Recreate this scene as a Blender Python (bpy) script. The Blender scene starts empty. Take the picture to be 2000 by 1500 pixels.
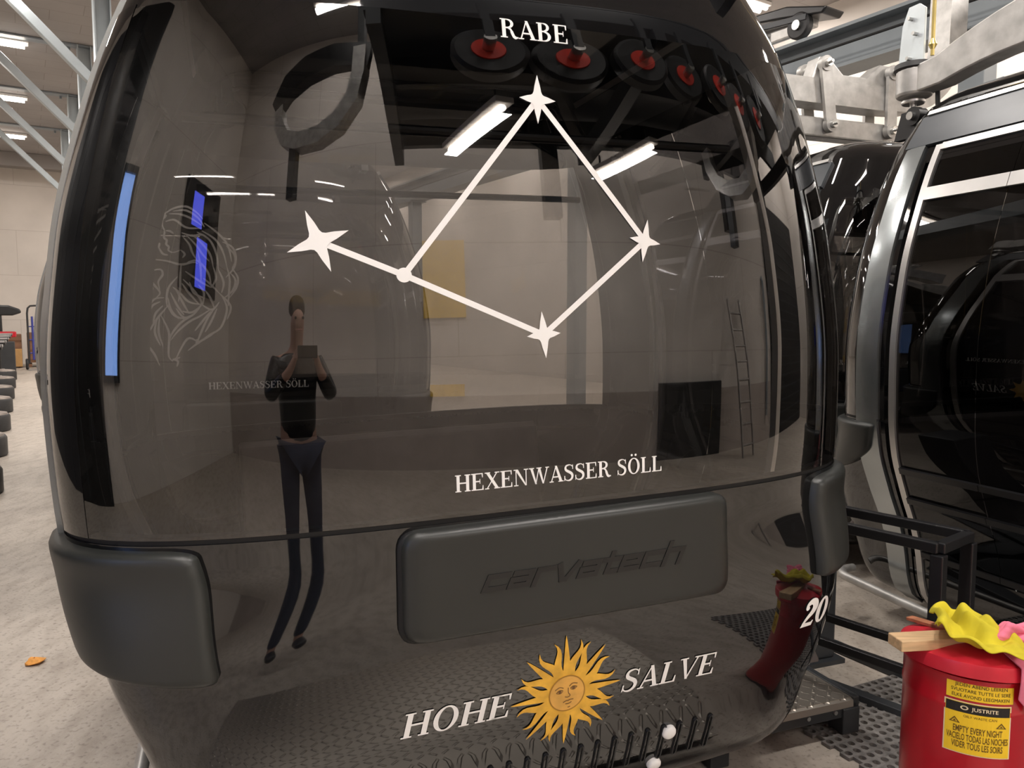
import bpy, bmesh, math, random
from mathutils import Vector, Matrix
R = math.radians
SC = bpy.context.scene
COL = SC.collection
random.seed(7)

# ------------------------------------------------------------------ camera, world, exposure
cam_d = bpy.data.cameras.new('camera')
cam = bpy.data.objects.new('camera', cam_d)
COL.objects.link(cam)
cam_d.sensor_width = 36.0
cam_d.lens = 1502 / 2000 * 36.0
cam_d.clip_start = 0.02
cam_d.clip_end = 200
cam.location = (0, 0, 1.5)
cam.rotation_euler = (R(90 - 4.767), 0, 0)
SC.camera = cam
SC.view_settings.view_transform = 'Standard'
SC.view_settings.look = 'None'
SC.view_settings.gamma = 1.0
SC.view_settings.use_curve_mapping = False
SC.view_settings.exposure = 0.42
SC.cycles.transparent_max_bounces = 32
SC.cycles.max_bounces = 10
SC.cycles.glossy_bounces = 6
SC.cycles.sample_clamp_indirect = 6.0
world = bpy.data.worlds.new('world')
SC.world = world
world.use_nodes = True
world.node_tree.nodes['Background'].inputs[0].default_value = (0.55, 0.5, 0.46, 1)
world.node_tree.nodes['Background'].inputs[1].default_value = 0.06

# hall axes: A runs down the aisle, B runs across it to the right
YAW = R(32.3)
AX = Vector((-math.sin(YAW), math.cos(YAW), 0))
BX = Vector((math.cos(YAW), math.sin(YAW), 0))
HALL = Matrix.Rotation(YAW, 4, 'Z')
CEIL = 6.75
def ab(a, b, z=0.0):
    return AX * a + BX * b + Vector((0, 0, z))

# ceiling fluorescent lamps: their own light (fixtures are built further down at the same spots)
LAMPS = [(a, b) for b in (-0.5, 2.75, 9.9) for a in (-3.4, 0.6, 4.8, 9.0, 13.3, 17.6, 21.9, 26.3)]
LAMP_POWER = 78
for i, (a, b) in enumerate(LAMPS):
    ld = bpy.data.lights.new('ceiling_lamp_light', 'AREA')
    ld.shape = 'RECTANGLE'
    ld.size = 1.5
    ld.size_y = 0.2
    ld.energy = LAMP_POWER * (2.0 if b > 9 else 1.0) * (1.45 if a < 1 else 1.0)
    ld.color = (1.0, 0.94, 0.89)
    lo = bpy.data.objects.new('ceiling_lamp_light', ld)
    lo.location = ab(a, b, CEIL - 0.16)
    lo.rotation_euler = (0, 0, YAW)
    COL.objects.link(lo)

# two more lamps hang under the overhead gantry behind the camera
GANTRY_LAMPS = [(-3.2, 2.9), (-2.4, 1.28)]
for a, b in GANTRY_LAMPS:
    ld = bpy.data.lights.new('gantry_lamp_light', 'AREA')
    ld.shape = 'RECTANGLE'; ld.size = 1.2; ld.size_y = 0.15; ld.energy = 46; ld.color = (1.0, 0.94, 0.89)
    lo = bpy.data.objects.new('gantry_lamp_light', ld)
    lo.location = ab(a, b, 3.55); lo.rotation_euler = (0, 0, YAW + R(70)); COL.objects.link(lo)

# ------------------------------------------------------------------ materials
def new_mat(name):
    m = bpy.data.materials.new(name)
    m.use_nodes = True
    return m, m.node_tree.nodes, m.node_tree.links, m.node_tree.nodes['Principled BSDF']
def pmat(name, col, rough=0.5, metal=0.0, var=0.0, scale=8.0, bump=0.0, ior=None, coat=0.0, stretch=None, rvar=0.0):
    m, N, L, b = new_mat(name)
    b.inputs['Base Color'].default_value = (*col, 1)
    b.inputs['Roughness'].default_value = rough
    b.inputs['Metallic'].default_value = metal
    if ior: b.inputs['IOR'].default_value = ior
    if coat:
        b.inputs['Coat Weight'].default_value = coat
        b.inputs['Coat Roughness'].default_value = 0.03
    if var or bump or rvar:
        tc = N.new('ShaderNodeTexCoord')
        mp = N.new('ShaderNodeMapping')
        L.new(tc.outputs['Object'], mp.inputs[0])
        if stretch: mp.inputs['Scale'].default_value = stretch
        nz = N.new('ShaderNodeTexNoise')
        nz.inputs['Scale'].default_value = scale
        nz.inputs['Detail'].default_value = 6
        L.new(mp.outputs[0], nz.inputs['Vector'])
        if var:
            rp = N.new('ShaderNodeValToRGB')
            rp.color_ramp.elements[0].position = 0.3
            rp.color_ramp.elements[1].position = 0.7
            rp.color_ramp.elements[0].color = (*[c * (1 - var) for c in col], 1)
            rp.color_ramp.elements[1].color = (*[min(1, c * (1 + var)) for c in col], 1)
            L.new(nz.outputs['Fac'], rp.inputs[0])
            L.new(rp.outputs[0], b.inputs['Base Color'])
        if rvar:
            mr = N.new('ShaderNodeMapRange')
            mr.inputs[3].default_value = max(0.02, rough - rvar)
            mr.inputs[4].default_value = rough + rvar
            L.new(nz.outputs['Fac'], mr.inputs[0])
            L.new(mr.outputs[0], b.inputs['Roughness'])
        if bump:
            bp = N.new('ShaderNodeBump')
            bp.inputs['Strength'].default_value = bump
            bp.inputs['Distance'].default_value = 0.01
            L.new(nz.outputs['Fac'], bp.inputs['Height'])
            L.new(bp.outputs[0], b.inputs['Normal'])
    return m
def emat(name, col, strength):
    m, N, L, b = new_mat(name)
    b.inputs['Base Color'].default_value = (*col, 1)
    b.inputs['Emission Color'].default_value = (*col, 1)
    b.inputs['Emission Strength'].default_value = strength
    return m
def glass_mat(name, tint, ior, rough=0.012):
    m, N, L, b = new_mat(name)
    N.remove(b)
    tr = N.new('ShaderNodeBsdfTransparent')
    tr.inputs[0].default_value = (*tint, 1)
    gl = N.new('ShaderNodeBsdfGlossy')
    gl.inputs['Roughness'].default_value = rough
    gl.inputs['Color'].default_value = (1, 1, 1, 1)
    fr = N.new('ShaderNodeFresnel')
    fr.inputs['IOR'].default_value = ior
    geo = N.new('ShaderNodeNewGeometry')
    mx = N.new('ShaderNodeMixShader')
    # the same Fresnel value from both sides of the thin pane
    ml = N.new('ShaderNodeMath'); ml.operation = 'MULTIPLY_ADD'
    ml.inputs[1].default_value = 1 / ior - ior; ml.inputs[2].default_value = ior
    L.new(geo.outputs['Backfacing'], ml.inputs[0])
    dv = N.new('ShaderNodeMath'); dv.operation = 'DIVIDE'; dv.inputs[0].default_value = 1.0
    L.new(ml.outputs[0], fr.inputs['IOR'])
    L.new(fr.outputs[0], mx.inputs[0])
    L.new(tr.outputs[0], mx.inputs[1])
    L.new(gl.outputs[0], mx.inputs[2])
    L.new(mx.outputs[0], N['Material Output'].inputs[0])
    return m
def wall_mat(name, col, panel=(2.4, 1.2), dado=None):
    m, N, L, b = new_mat(name)
    b.inputs['Roughness'].default_value = 0.85
    tc = N.new('ShaderNodeTexCoord')
    nz = N.new('ShaderNodeTexNoise'); nz.inputs['Scale'].default_value = 0.7; nz.inputs['Detail'].default_value = 8
    L.new(tc.outputs['Object'], nz.inputs['Vector'])
    br = N.new('ShaderNodeTexBrick')
    br.inputs['Scale'].default_value = 1.0
    br.inputs['Mortar Size'].default_value = 0.006
    br.inputs['Brick Width'].default_value = panel[0]
    br.inputs['Row Height'].default_value = panel[1]
    br.inputs['Color1'].default_value = (1, 1, 1, 1); br.inputs['Color2'].default_value = (0.96, 0.96, 0.96, 1)
    br.inputs['Mortar'].default_value = (0.72, 0.7, 0.68, 1)
    uv = N.new('ShaderNodeUVMap')
    L.new(uv.outputs[0], br.inputs['Vector'])
    rp = N.new('ShaderNodeValToRGB')
    rp.color_ramp.elements[0].position = 0.3; rp.color_ramp.elements[1].position = 0.75
    rp.color_ramp.elements[0].color = (*[c * 0.86 for c in col], 1)
    rp.color_ramp.elements[1].color = (*[c * 1.06 for c in col], 1)
    L.new(nz.outputs['Fac'], rp.inputs[0])
    mu = N.new('ShaderNodeMix'); mu.data_type = 'RGBA'; mu.blend_type = 'MULTIPLY'
    mu.inputs[0].default_value = 1.0
    L.new(rp.outputs[0], mu.inputs[6]); L.new(br.outputs['Color'], mu.inputs[7])
    L.new(mu.outputs[2], b.inputs['Base Color'])
    bp = N.new('ShaderNodeBump'); bp.inputs['Strength'].default_value = 0.25; bp.inputs['Distance'].default_value = 0.02
    L.new(br.outputs['Fac'], bp.inputs['Height']); bp.invert = True
    L.new(bp.outputs[0], b.inputs['Normal'])
    return m
def floor_mat():
    m, N, L, b = new_mat('concrete_floor')
    tc = N.new('ShaderNodeTexCoord')
    n1 = N.new('ShaderNodeTexNoise'); n1.inputs['Scale'].default_value = 0.9; n1.inputs['Detail'].default_value = 10; n1.inputs['Roughness'].default_value = 0.65
    n2 = N.new('ShaderNodeTexNoise'); n2.inputs['Scale'].default_value = 55; n2.inputs['Detail'].default_value = 5
    n3 = N.new('ShaderNodeTexNoise'); n3.inputs['Scale'].default_value = 14; n3.inputs['Detail'].default_value = 8
    mp = N.new('ShaderNodeMapping'); mp.inputs['Scale'].default_value = (1, 0.35, 1); mp.inputs['Rotation'].default_value = (0, 0, YAW)
    L.new(tc.outputs['Object'], mp.inputs[0])
    L.new(mp.outputs[0], n1.inputs['Vector']); L.new(tc.outputs['Object'], n2.inputs['Vector']); L.new(mp.outputs[0], n3.inputs['Vector'])
    r1 = N.new('ShaderNodeValToRGB')
    r1.color_ramp.elements[0].position = 0.28; r1.color_ramp.elements[0].color = (0.37, 0.325, 0.275, 1)
    r1.color_ramp.elements[1].position = 0.72; r1.color_ramp.elements[1].color = (0.53, 0.47, 0.405, 1)
    L.new(n1.outputs['Fac'], r1.inputs[0])
    r2 = N.new('ShaderNodeValToRGB')
    r2.color_ramp.elements[0].position = 0.30; r2.color_ramp.elements[0].color = (0.62, 0.60, 0.58, 1)
    r2.color_ramp.elements[1].position = 0.46; r2.color_ramp.elements[1].color = (1, 1, 1, 1)
    L.new(n2.outputs['Fac'], r2.inputs[0])
    r3 = N.new('ShaderNodeValToRGB')
    r3.color_ramp.elements[0].position = 0.32; r3.color_ramp.elements[0].color = (0.78, 0.76, 0.74, 1)
    r3.color_ramp.elements[1].position = 0.55; r3.color_ramp.elements[1].color = (1, 1, 1, 1)
    L.new(n3.outputs['Fac'], r3.inputs[0])
    a = N.new('ShaderNodeMix'); a.data_type = 'RGBA'; a.blend_type = 'MULTIPLY'; a.inputs[0].default_value = 1
    c = N.new('ShaderNodeMix'); c.data_type = 'RGBA'; c.blend_type = 'MULTIPLY'; c.inputs[0].default_value = 1
    L.new(r1.outputs[0], a.inputs[6]); L.new(r2.outputs[0], a.inputs[7])
    L.new(a.outputs[2], c.inputs[6]); L.new(r3.outputs[0], c.inputs[7])
    L.new(c.outputs[2], b.inputs['Base Color'])
    b.inputs['Roughness'].default_value = 0.55
    bp = N.new('ShaderNodeBump'); bp.inputs['Strength'].default_value = 0.15; bp.inputs['Distance'].default_value = 0.01
    L.new(n2.outputs['Fac'], bp.inputs['Height']); L.new(bp.outputs[0], b.inputs['Normal'])
    return m
M = {}
M['floor'] = floor_mat()
M['wall'] = wall_mat('painted_concrete_wall', (0.64, 0.59, 0.54), (2.6, 1.5))
M['ceiling'] = wall_mat('panel_ceiling', (0.31, 0.29, 0.28), (1.0, 0.5))
M['dado'] = pmat('dado_paint', (0.40, 0.35, 0.315), 0.7, var=0.1, scale=2)
M['gloss_black'] = pmat('black_gloss_shell', (0.0045, 0.0045, 0.005), 0.03, ior=1.78)
M['satin_black'] = pmat('satin_black', (0.012, 0.012, 0.013), 0.35, var=0.2)
M['deep_black'] = pmat('gap_black', (0.003, 0.003, 0.003), 0.6, var=0.2)
M['rubber'] = pmat('charcoal_rubber', (0.021, 0.0225, 0.0205), 0.42, var=0.10, scale=3, bump=0.02)
M['rubber_dark'] = pmat('dark_rubber', (0.016, 0.016, 0.017), 0.5, var=0.25, scale=20)
M['emboss'] = pmat('embossed_rubber', (0.009, 0.009, 0.009), 0.35, var=0.1)
M['glass'] = glass_mat('tinted_window', (0.44, 0.43, 0.42), 1.92)
M['door_glass'] = glass_mat('dark_door_glass', (0.07, 0.07, 0.075), 1.5)
M['white_film'] = pmat('white_film', (0.94, 0.93, 0.91), 0.45, var=0.02)
M['white_film'].node_tree.nodes['Principled BSDF'].inputs['Specular IOR Level'].default_value = 0.2
M['pale_film'] = pmat('pale_etched_film', (0.55, 0.53, 0.5), 0.6, var=0.05)
M['alu'] = pmat('brushed_aluminium', (0.62, 0.61, 0.60), 0.32, 0.9, var=0.08, scale=5, stretch=(1, 1, 0.1))
M['alu_blue'] = pmat('slate_metal_frame', (0.40, 0.43, 0.44), 0.22, 0.9, var=0.1, scale=4)
M['fascia'] = pmat('dark_slate_panel', (0.045, 0.052, 0.06), 0.35, 0.1, var=0.1)
M['galv'] = pmat('galvanised_steel', (0.50, 0.49, 0.47), 0.42, 0.55, var=0.18, scale=14, bump=0.05, rvar=0.1)
M['galv_dark'] = pmat('weathered_galvanised_steel', (0.30, 0.28, 0.26), 0.5, 0.5, var=0.25, scale=9, bump=0.06)
M['steel_blue'] = pmat('blue_grey_painted_steel', (0.20, 0.225, 0.24), 0.45, 0.1, var=0.1, scale=3)
M['steel_pale'] = pmat('pale_blue_painted_steel', (0.36, 0.40, 0.42), 0.4, 0.1, var=0.08, scale=3)
M['steel_dark'] = pmat('dark_painted_steel', (0.035, 0.038, 0.042), 0.4, 0.1, var=0.15, scale=4)
M['bolt'] = pmat('zinc_bolt', (0.6, 0.6, 0.58), 0.28, 0.95, var=0.1)
M['red'] = pmat('red_enamel', (0.50, 0.006, 0.018), 0.28, var=0.10, scale=5, coat=0.3)
M['red_lid'] = pmat('red_lid_enamel', (0.62, 0.02, 0.04), 0.35, var=0.16, scale=9)
M['red_hub'] = pmat('red_wheel_hub', (0.75, 0.05, 0.03), 0.4, var=0.1)
M['yellow'] = pmat('yellow_label', (0.95, 0.62, 0.02), 0.5, var=0.04)
M['yellow_paint'] = pmat('yellow_board', (0.80, 0.50, 0.03), 0.6, var=0.06)
M['label_black'] = pmat('label_ink', (0.012, 0.010, 0.008), 0.6, var=0.05)
M['label_cream'] = pmat('label_cream', (0.85, 0.72, 0.48), 0.6, var=0.04)
M['label_brown'] = pmat('label_brown_ink', (0.14, 0.075, 0.006), 0.6, var=0.05)
M['sun'] = pmat('sun_yellow', (0.86, 0.46, 0.05), 0.55, var=0.22, scale=30)
M['sun_face'] = pmat('sun_face_orange', (0.78, 0.42, 0.09), 0.55, var=0.16, scale=24)
M['sun_line'] = pmat('sun_face_lines', (0.20, 0.10, 0.03), 0.6, var=0.1)
M['sun_rim'] = pmat('sun_face_rim', (0.42, 0.21, 0.03), 0.6, var=0.1)
M['wood'] = pmat('pale_sawn_wood', (0.66, 0.44, 0.24), 0.6, var=0.2, scale=14, stretch=(0.4, 6, 6), bump=0.08)
M['wood_red'] = pmat('reddish_wood', (0.42, 0.16, 0.08), 0.6, var=0.2, scale=14, stretch=(0.5, 6, 6))
M['crate'] = pmat('brown_crate_wood', (0.20, 0.10, 0.055), 0.7, var=0.3, scale=3)
M['card'] = pmat('cardboard', (0.45, 0.26, 0.10), 0.8, var=0.1)
M['cloth_yellow'] = pmat('yellow_cloth', (0.56, 0.47, 0.02), 0.9, var=0.16, scale=14, bump=0.3)
M['cloth_pink'] = pmat('pink_cloth', (0.80, 0.20, 0.30), 0.9, var=0.12, scale=30, bump=0.25)
M['lamp_glow'] = emat('lamp_glow', (1.0, 0.90, 0.80), 9.0)
M['lamp_case'] = pmat('lamp_case', (0.75, 0.73, 0.70), 0.5, var=0.03)
M['dusk'] = emat('dusk_sky_pane', (0.26, 0.46, 1.0), 3.0)
M['screen'] = emat('screen_blue', (0.10, 0.13, 1.0), 3.0)
M['seat'] = pmat('grey_seat_fabric', (0.10, 0.085, 0.08), 0.7, var=0.15, scale=12)
M['interior'] = pmat('dark_interior', (0.02, 0.02, 0.02), 0.6, var=0.2)
M['crumb'] = pmat('orange_scrap', (0.8, 0.36, 0.08), 0.8, var=0.2, scale=60)
M['concrete_tub'] = pmat('tub_filling', (0.30, 0.26, 0.23), 0.8, var=0.35, scale=9)
M['brass'] = pmat('yellow_passivated_metal', (0.7, 0.55, 0.2), 0.35, 0.8, var=0.15)
M['plate_zinc'] = pmat('pale_zinc_plate', (0.66, 0.72, 0.74), 0.4, 0.4, var=0.08)
M['cable'] = pmat('black_cable', (0.01, 0.01, 0.01), 0.5, var=0.1)
M['blue_tube'] = pmat('blue_tube', (0.03, 0.04, 0.25), 0.4, var=0.1)
M['denim'] = pmat('dark_denim', (0.025, 0.035, 0.07), 0.8, var=0.2, scale=30)
M['dark_hair'] = pmat('dark_hair', (0.02, 0.013, 0.01), 0.6, var=0.2)
M['lip'] = pmat('lip', (0.42, 0.16, 0.14), 0.5, var=0.05)
M['skin'] = pmat('skin', (0.55, 0.32, 0.24), 0.6, var=0.05)
def tread_mat():
    # aluminium chequer plate: small raised bars, five to a field, turned by turns
    m, N, L, b = new_mat('chequer_plate_metal')
    b.inputs['Metallic'].default_value = 0.9
    b.inputs['Base Color'].default_value = (0.44, 0.40, 0.35, 1)
    b.inputs['Roughness'].default_value = 0.42
    tc = N.new('ShaderNodeTexCoord')
    sx = N.new('ShaderNodeSeparateXYZ'); L.new(tc.outputs['Object'], sx.inputs[0])
    def mth(op, a, b=None):
        n = N.new('ShaderNodeMath'); n.operation = op
        for i, q in enumerate((a, b)):
            if q is None: continue
            if isinstance(q, (int, float)): n.inputs[i].default_value = q
            else: L.new(q, n.inputs[i])
        return n.outputs[0]
    gx, gy = mth('MULTIPLY', sx.outputs[0], 27.0), mth('MULTIPLY', sx.outputs[1], 27.0)
    fx, fy = mth('SUBTRACT', mth('FLOORED_MODULO', gx, 1.0), .5), mth('SUBTRACT', mth('FLOORED_MODULO', gy, 1.0), .5)
    par = mth('FLOORED_MODULO', mth('ADD', mth('FLOOR', gx), mth('FLOOR', gy)), 2.0)
    sg = mth('SUBTRACT', mth('MULTIPLY', par, 2.0), 1.0)
    fy2 = mth('MULTIPLY', fy, sg)
    u_, v_ = mth('ADD', fx, fy2), mth('SUBTRACT', fx, fy2)
    du, dv = mth('SUBTRACT', 1.0, mth('DIVIDE', mth('ABSOLUTE', u_), .62)), mth('SUBTRACT', 1.0, mth('DIVIDE', mth('ABSOLUTE', v_), .20))
    hgt = mth('MINIMUM', mth('MULTIPLY', mth('MAXIMUM', mth('MINIMUM', du, dv), 0.0), 2.2), 1.0)
    ad = N.new('ShaderNodeMath'); ad.operation = 'ADD'; ad.inputs[1].default_value = 0.0
    L.new(hgt, ad.inputs[0])
    bp = N.new('ShaderNodeBump'); bp.inputs['Strength'].default_value = 0.9; bp.inputs['Distance'].default_value = 0.003
    L.new(ad.outputs[0], bp.inputs['Height']); L.new(bp.outputs[0], b.inputs['Normal'])
    return m
M['tread'] = tread_mat()

# ------------------------------------------------------------------ mesh helpers
class MB:
    def __init__(s): s.v = []; s.f = []
    def add(s, vs, fs):
        o = len(s.v); s.v += [tuple(p) for p in vs]; s.f += [tuple(i + o for i in f) for f in fs]; return s
    def box(s, c, d, mat=None):
        x, y, z = [k / 2 for k in d]
        vs = [Vector((i * x, j * y, k * z)) for k in (-1, 1) for j in (-1, 1) for i in (-1, 1)]
        if mat is not None: vs = [mat @ p for p in vs]
        vs = [p + Vector(c) for p in vs]
        return s.add(vs, [(0, 2, 3, 1), (4, 5, 7, 6), (0, 1, 5, 4), (2, 6, 7, 3), (0, 4, 6, 2), (1, 3, 7, 5)])
    def beam(s, p0, p1, w, h, up=(0, 0, 1)):
        p0, p1 = Vector(p0), Vector(p1); t = (p1 - p0).normalized(); up = Vector(up)
        x = t.cross(up)
        if x.length < 1e-4: x = t.cross(Vector((1, 0, 0)))
        x.normalize(); y = x.cross(t)
        vs = [p + x * (i * w / 2) + y * (j * h / 2) for p in (p0, p1) for j in (-1, 1) for i in (-1, 1)]
        return s.add(vs, [(0, 1, 3, 2), (4, 6, 7, 5), (0, 4, 5, 1), (2, 3, 7, 6), (0, 2, 6, 4), (1, 5, 7, 3)])
    def sweep(s, pts, ws, hs, up=(0, 0, 1)):
        pts = [Vector(p) for p in pts]; n = len(pts); vs = []
        for i, p in enumerate(pts):
            t = (pts[min(i + 1, n - 1)] - pts[max(i - 1, 0)]).normalized()
            x = t.cross(Vector(up)).normalized(); y = x.cross(t)
            w = ws[i] if isinstance(ws, (list, tuple)) else ws
            h = hs[i] if isinstance(hs, (list, tuple)) else hs
            vs += [p + x * (a * w / 2) + y * (b * h / 2) for a, b in ((-1, -1), (1, -1), (1, 1), (-1, 1))]
        fs = [(0, 3, 2, 1)]
        for i in range(n - 1):
            for k in range(4): fs.append((4 * i + k, 4 * i + (k + 1) % 4, 4 * i + 4 + (k + 1) % 4, 4 * i + 4 + k))
        e = 4 * (n - 1); fs.append((e, e + 1, e + 2, e + 3))
        return s.add(vs, fs)
    def tube(s, pts, r, n=12, cap=True):
        pts = [Vector(p) for p in pts]; m = len(pts); vs = []
        t0 = (pts[1] - pts[0]).normalized()
        x = t0.orthogonal().normalized()
        for i, p in enumerate(pts):
            t = (pts[min(i + 1, m - 1)] - pts[max(i - 1, 0)]).normalized()
            x = (x - t * x.dot(t)).normalized(); y = t.cross(x)
            rr = r[i] if isinstance(r, (list, tuple)) else r
            vs += [p + (x * math.cos(2 * math.pi * k / n) + y * math.sin(2 * math.pi * k / n)) * rr for k in range(n)]
        fs = [(i * n + k, i * n + (k + 1) % n, (i + 1) * n + (k + 1) % n, (i + 1) * n + k) for i in range(m - 1) for k in range(n)]
        if cap: fs += [tuple(range(n))[::-1], tuple(range((m - 1) * n, m * n))]
        return s.add(vs, fs)
    def cyl(s, p0, p1, r, n=20): return s.tube([p0, p1], r, n)
    def lathe(s, prof, c=(0, 0, 0), n=40, mat=None, cap=True):
        vs = []
        for r, z in prof:
            for k in range(n):
                p = Vector((r * math.cos(2 * math.pi * k / n), r * math.sin(2 * math.pi * k / n), z))
                if mat is not None: p = mat @ p
                vs.append(p + Vector(c))
        m = len(prof)
        fs = [(i * n + k, i * n + (k + 1) % n, (i + 1) * n + (k + 1) % n, (i + 1) * n + k) for i in range(m - 1) for k in range(n)]
        if cap: fs += [tuple(range(n))[::-1], tuple(range((m - 1) * n, m * n))]
        return s.add(vs, fs)
    def prism(s, poly, f0, f1):
        n = len(poly)
        vs = [f0(*p) for p in poly] + [f1(*p) for p in poly]
        return s.add(vs, [tuple(range(n))[::-1], tuple(range(n, 2 * n))] + [(i, (i + 1) % n, n + (i + 1) % n, n + i) for i in range(n)])
    def build(s, name, mat, parent=None, smooth=False, bevel=0.0, sharp=35):
        me = bpy.data.meshes.new(name)
        me.from_pydata(s.v, [], s.f)
        me.materials.append(mat)
        if smooth:
            me.polygons.foreach_set('use_smooth', [True] * len(me.polygons))
            if sharp: me.set_sharp_from_angle(angle=R(sharp))
        me.update()
        o = bpy.data.objects.new(name, me)
        COL.objects.link(o)
        if parent is not None: o.parent = parent
        if bevel:
            b = o.modifiers.new('bevel', 'BEVEL'); b.width = bevel; b.segments = 2; b.limit_method = 'ANGLE'; b.angle_limit = R(40)
        return o
def empty(name, loc=(0, 0, 0), rot=0.0):
    o = bpy.data.objects.new(name, None)
    o.empty_display_size = 0.1
    o.location = loc
    o.rotation_euler = (0, 0, rot)
    COL.objects.link(o)
    return o
def tag(o, label, cat, group=None, kind=None):
    o['label'] = label; o['category'] = cat
    if group: o['group'] = group
    if kind: o['kind'] = kind
    return o
def struct(o): o['kind'] = 'structure'; return o
def copy_tree(o, parent=None, skip=()):
    c = o.copy(); COL.objects.link(c)
    if parent is not None:
        c.parent = parent
        c.matrix_parent_inverse = o.matrix_parent_inverse.copy()
    for ch in list(o.children):
        if ch.name.split('.')[0] in skip: continue
        copy_tree(ch, c, skip)
    return c
def arc(c, r, a0, a1, n, ux, uy):
    c, ux, uy = Vector(c), Vector(ux), Vector(uy)
    return [c + ux * (r * math.cos(R(a0 + (a1 - a0) * i / n))) + uy * (r * math.sin(R(a0 + (a1 - a0) * i / n))) for i in range(n + 1)]
#HALL_START
# ------------------------------------------------------------------ the hall
A0, A1, B0, B1 = -4.85, 31.0, -4.0, 11.6
def quad_wall(name, c, wdir, hdir, w, h, mat, thick=0.12):
    # a slab whose face toward the room starts at c; UVs in metres
    c, wdir, hdir = Vector(c), Vector(wdir), Vector(hdir)
    n = wdir.cross(hdir)
    vs = [c, c + wdir * w, c + wdir * w + hdir * h, c + hdir * h]
    vs += [p - n * thick for p in vs]
    me = bpy.data.meshes.new(name)
    me.from_pydata([tuple(p) for p in vs], [], [(0, 1, 2, 3), (7, 6, 5, 4), (0, 4, 5, 1), (1, 5, 6, 2), (2, 6, 7, 3), (3, 7, 4, 0)])
    uv = me.uv_layers.new(name='UVMap')
    co = [(0, 0), (w, 0), (w, h), (0, h)] * 2
    for lp in me.loops: uv.data[lp.index].uv = co[lp.vertex_index]
    me.materials.append(mat)
    o = bpy.data.objects.new(name, me); COL.objects.link(o)
    return struct(o)
Z = Vector((0, 0, 1))
quad_wall('floor', ab(A0, B0), BX, AX, B1 - B0, A1 - A0, M['floor'])
quad_wall('ceiling', ab(A0, B1, CEIL), -BX, AX, B1 - B0, A1 - A0, M['ceiling'])
quad_wall('wall_far', ab(A1, B0), BX, Z, B1 - B0, CEIL, M['wall'])
quad_wall('wall_back', ab(A0, B1), -BX, Z, B1 - B0, CEIL, M['wall'])
quad_wall('wall_right', ab(A1, B1), -AX, Z, A1 - A0, CEIL, M['wall'])
quad_wall('wall_left', ab(A0, B0), AX, Z, A1 - A0, CEIL, M['wall'])
# pilaster and downstand beam on the far wall
mb = MB(); mb.box(ab(A1 - 0.2, -1.55, CEIL / 2), (1.2, 0.4, CEIL), HALL.to_3x3()); struct(mb.build('trim_1', M['wall'], bevel=0.02))
mb = MB(); mb.box(ab(A1 - 1.6, 3.8, CEIL - 0.22), (15.4, 0.5, 0.44), HALL.to_3x3()); struct(mb.build('trim_2', M['ceiling'], bevel=0.02))
# darker painted skirting band on the back wall
mb = MB(); mb.box(ab(A0 + 0.012, 3.8, 0.45), (15.5, 0.02, 0.9), HALL.to_3x3()); struct(mb.build('baseboard_back', M['dado']))
# daylight gate on the left wall, dusk outside
w1 = MB()
w1.box(ab(0.95, B0 + 0.03, 1.25), (0.10, 0.80, 0.10), HALL.to_3x3())
w1.box(ab(0.95, B0 + 0.03, 3.65), (0.10, 0.80, 0.10), HALL.to_3x3())
for a in (0.60, 1.30): w1.box(ab(a, B0 + 0.03, 2.45), (0.10, 0.10, 2.5), HALL.to_3x3())
w1o = struct(w1.build('window_1', M['steel_dark']))
p = MB()
p.box(ab(0.95, B0 + 0.012, 2.45), (0.02, 0.62, 2.3), HALL.to_3x3())
po = p.build('window_pane', M['dusk'], w1o)

# unseen dark door shape, added to darken the reflection along the cabin's left edge
m = MB(); m.box(ab(5.6, B0 + 0.04, 3.1), (0.06, 8.4, 6.2), HALL.to_3x3()); d1 = struct(m.build('added_dark_panel_1', M['satin_black']))
m = MB()
for a in (1.5, 2.9, 4.3, 5.7, 7.1, 8.5, 9.7): m.box(ab(a, B0 + 0.085, 3.1), (0.03, 0.06, 6.1), HALL.to_3x3())
m.build('added_panel_rib', M['steel_dark'], d1)

# invented roller door right of the pipe, so the glass there mirrors something dark
m = MB(); m.box(ab(A0 + 0.04, 9.6, 2.1), (3.6, 0.06, 4.2), HALL.to_3x3()); d2 = struct(m.build('added_dark_panel_2', M['satin_black']))
m = MB()
for k in range(20): m.box(ab(A0 + 0.075, 9.6, 0.15 + 0.2 * k), (3.5, 0.02, 0.03), HALL.to_3x3())
m.build('added_panel_rib', M['steel_dark'], d2)

# hanging columns with diagonal braces under the ceiling, in a line above the parked cabins
CB = 1.2
def make_column(a, label):
    root = empty('hanging_column', ab(a, CB, 4.1), YAW)
    tag(root, label, 'steel column', 'braced hanging columns')
    h = CEIL - 4.1
    c = MB(); c.beam((-0.11, 0, 0), (-0.11, 0, h - 0.02), 0.02, 0.30, (0, 1, 0)); c.beam((0.11, 0, 0), (0.11, 0, h - 0.02), 0.02, 0.30, (0, 1, 0))
    c.beam((0, 0, 0), (0, 0, h - 0.02), 0.22, 0.02, (0, 1, 0))
    c.build('column_shaft', M['steel_pale'], root)
    d = MB(); d.beam((-0.06, 0, 0.9), (-1.75, 0, h - 0.04), 0.14, 0.16, (0, 1, 0)); d.build('brace', M['steel_pale'], root, bevel=0.012)
    t = MB(); t.box((-0.9, 0, h - 0.025), (2.3, 0.22, 0.03))
    for x in (-1.95, -1.55, -0.25, 0.2): t.cyl((x, 0.06, h - 0.10), (x, 0.06, h - 0.03), 0.025, 8)
    t.build('ceiling_plate', M['steel_blue'], root)
    return root
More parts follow.
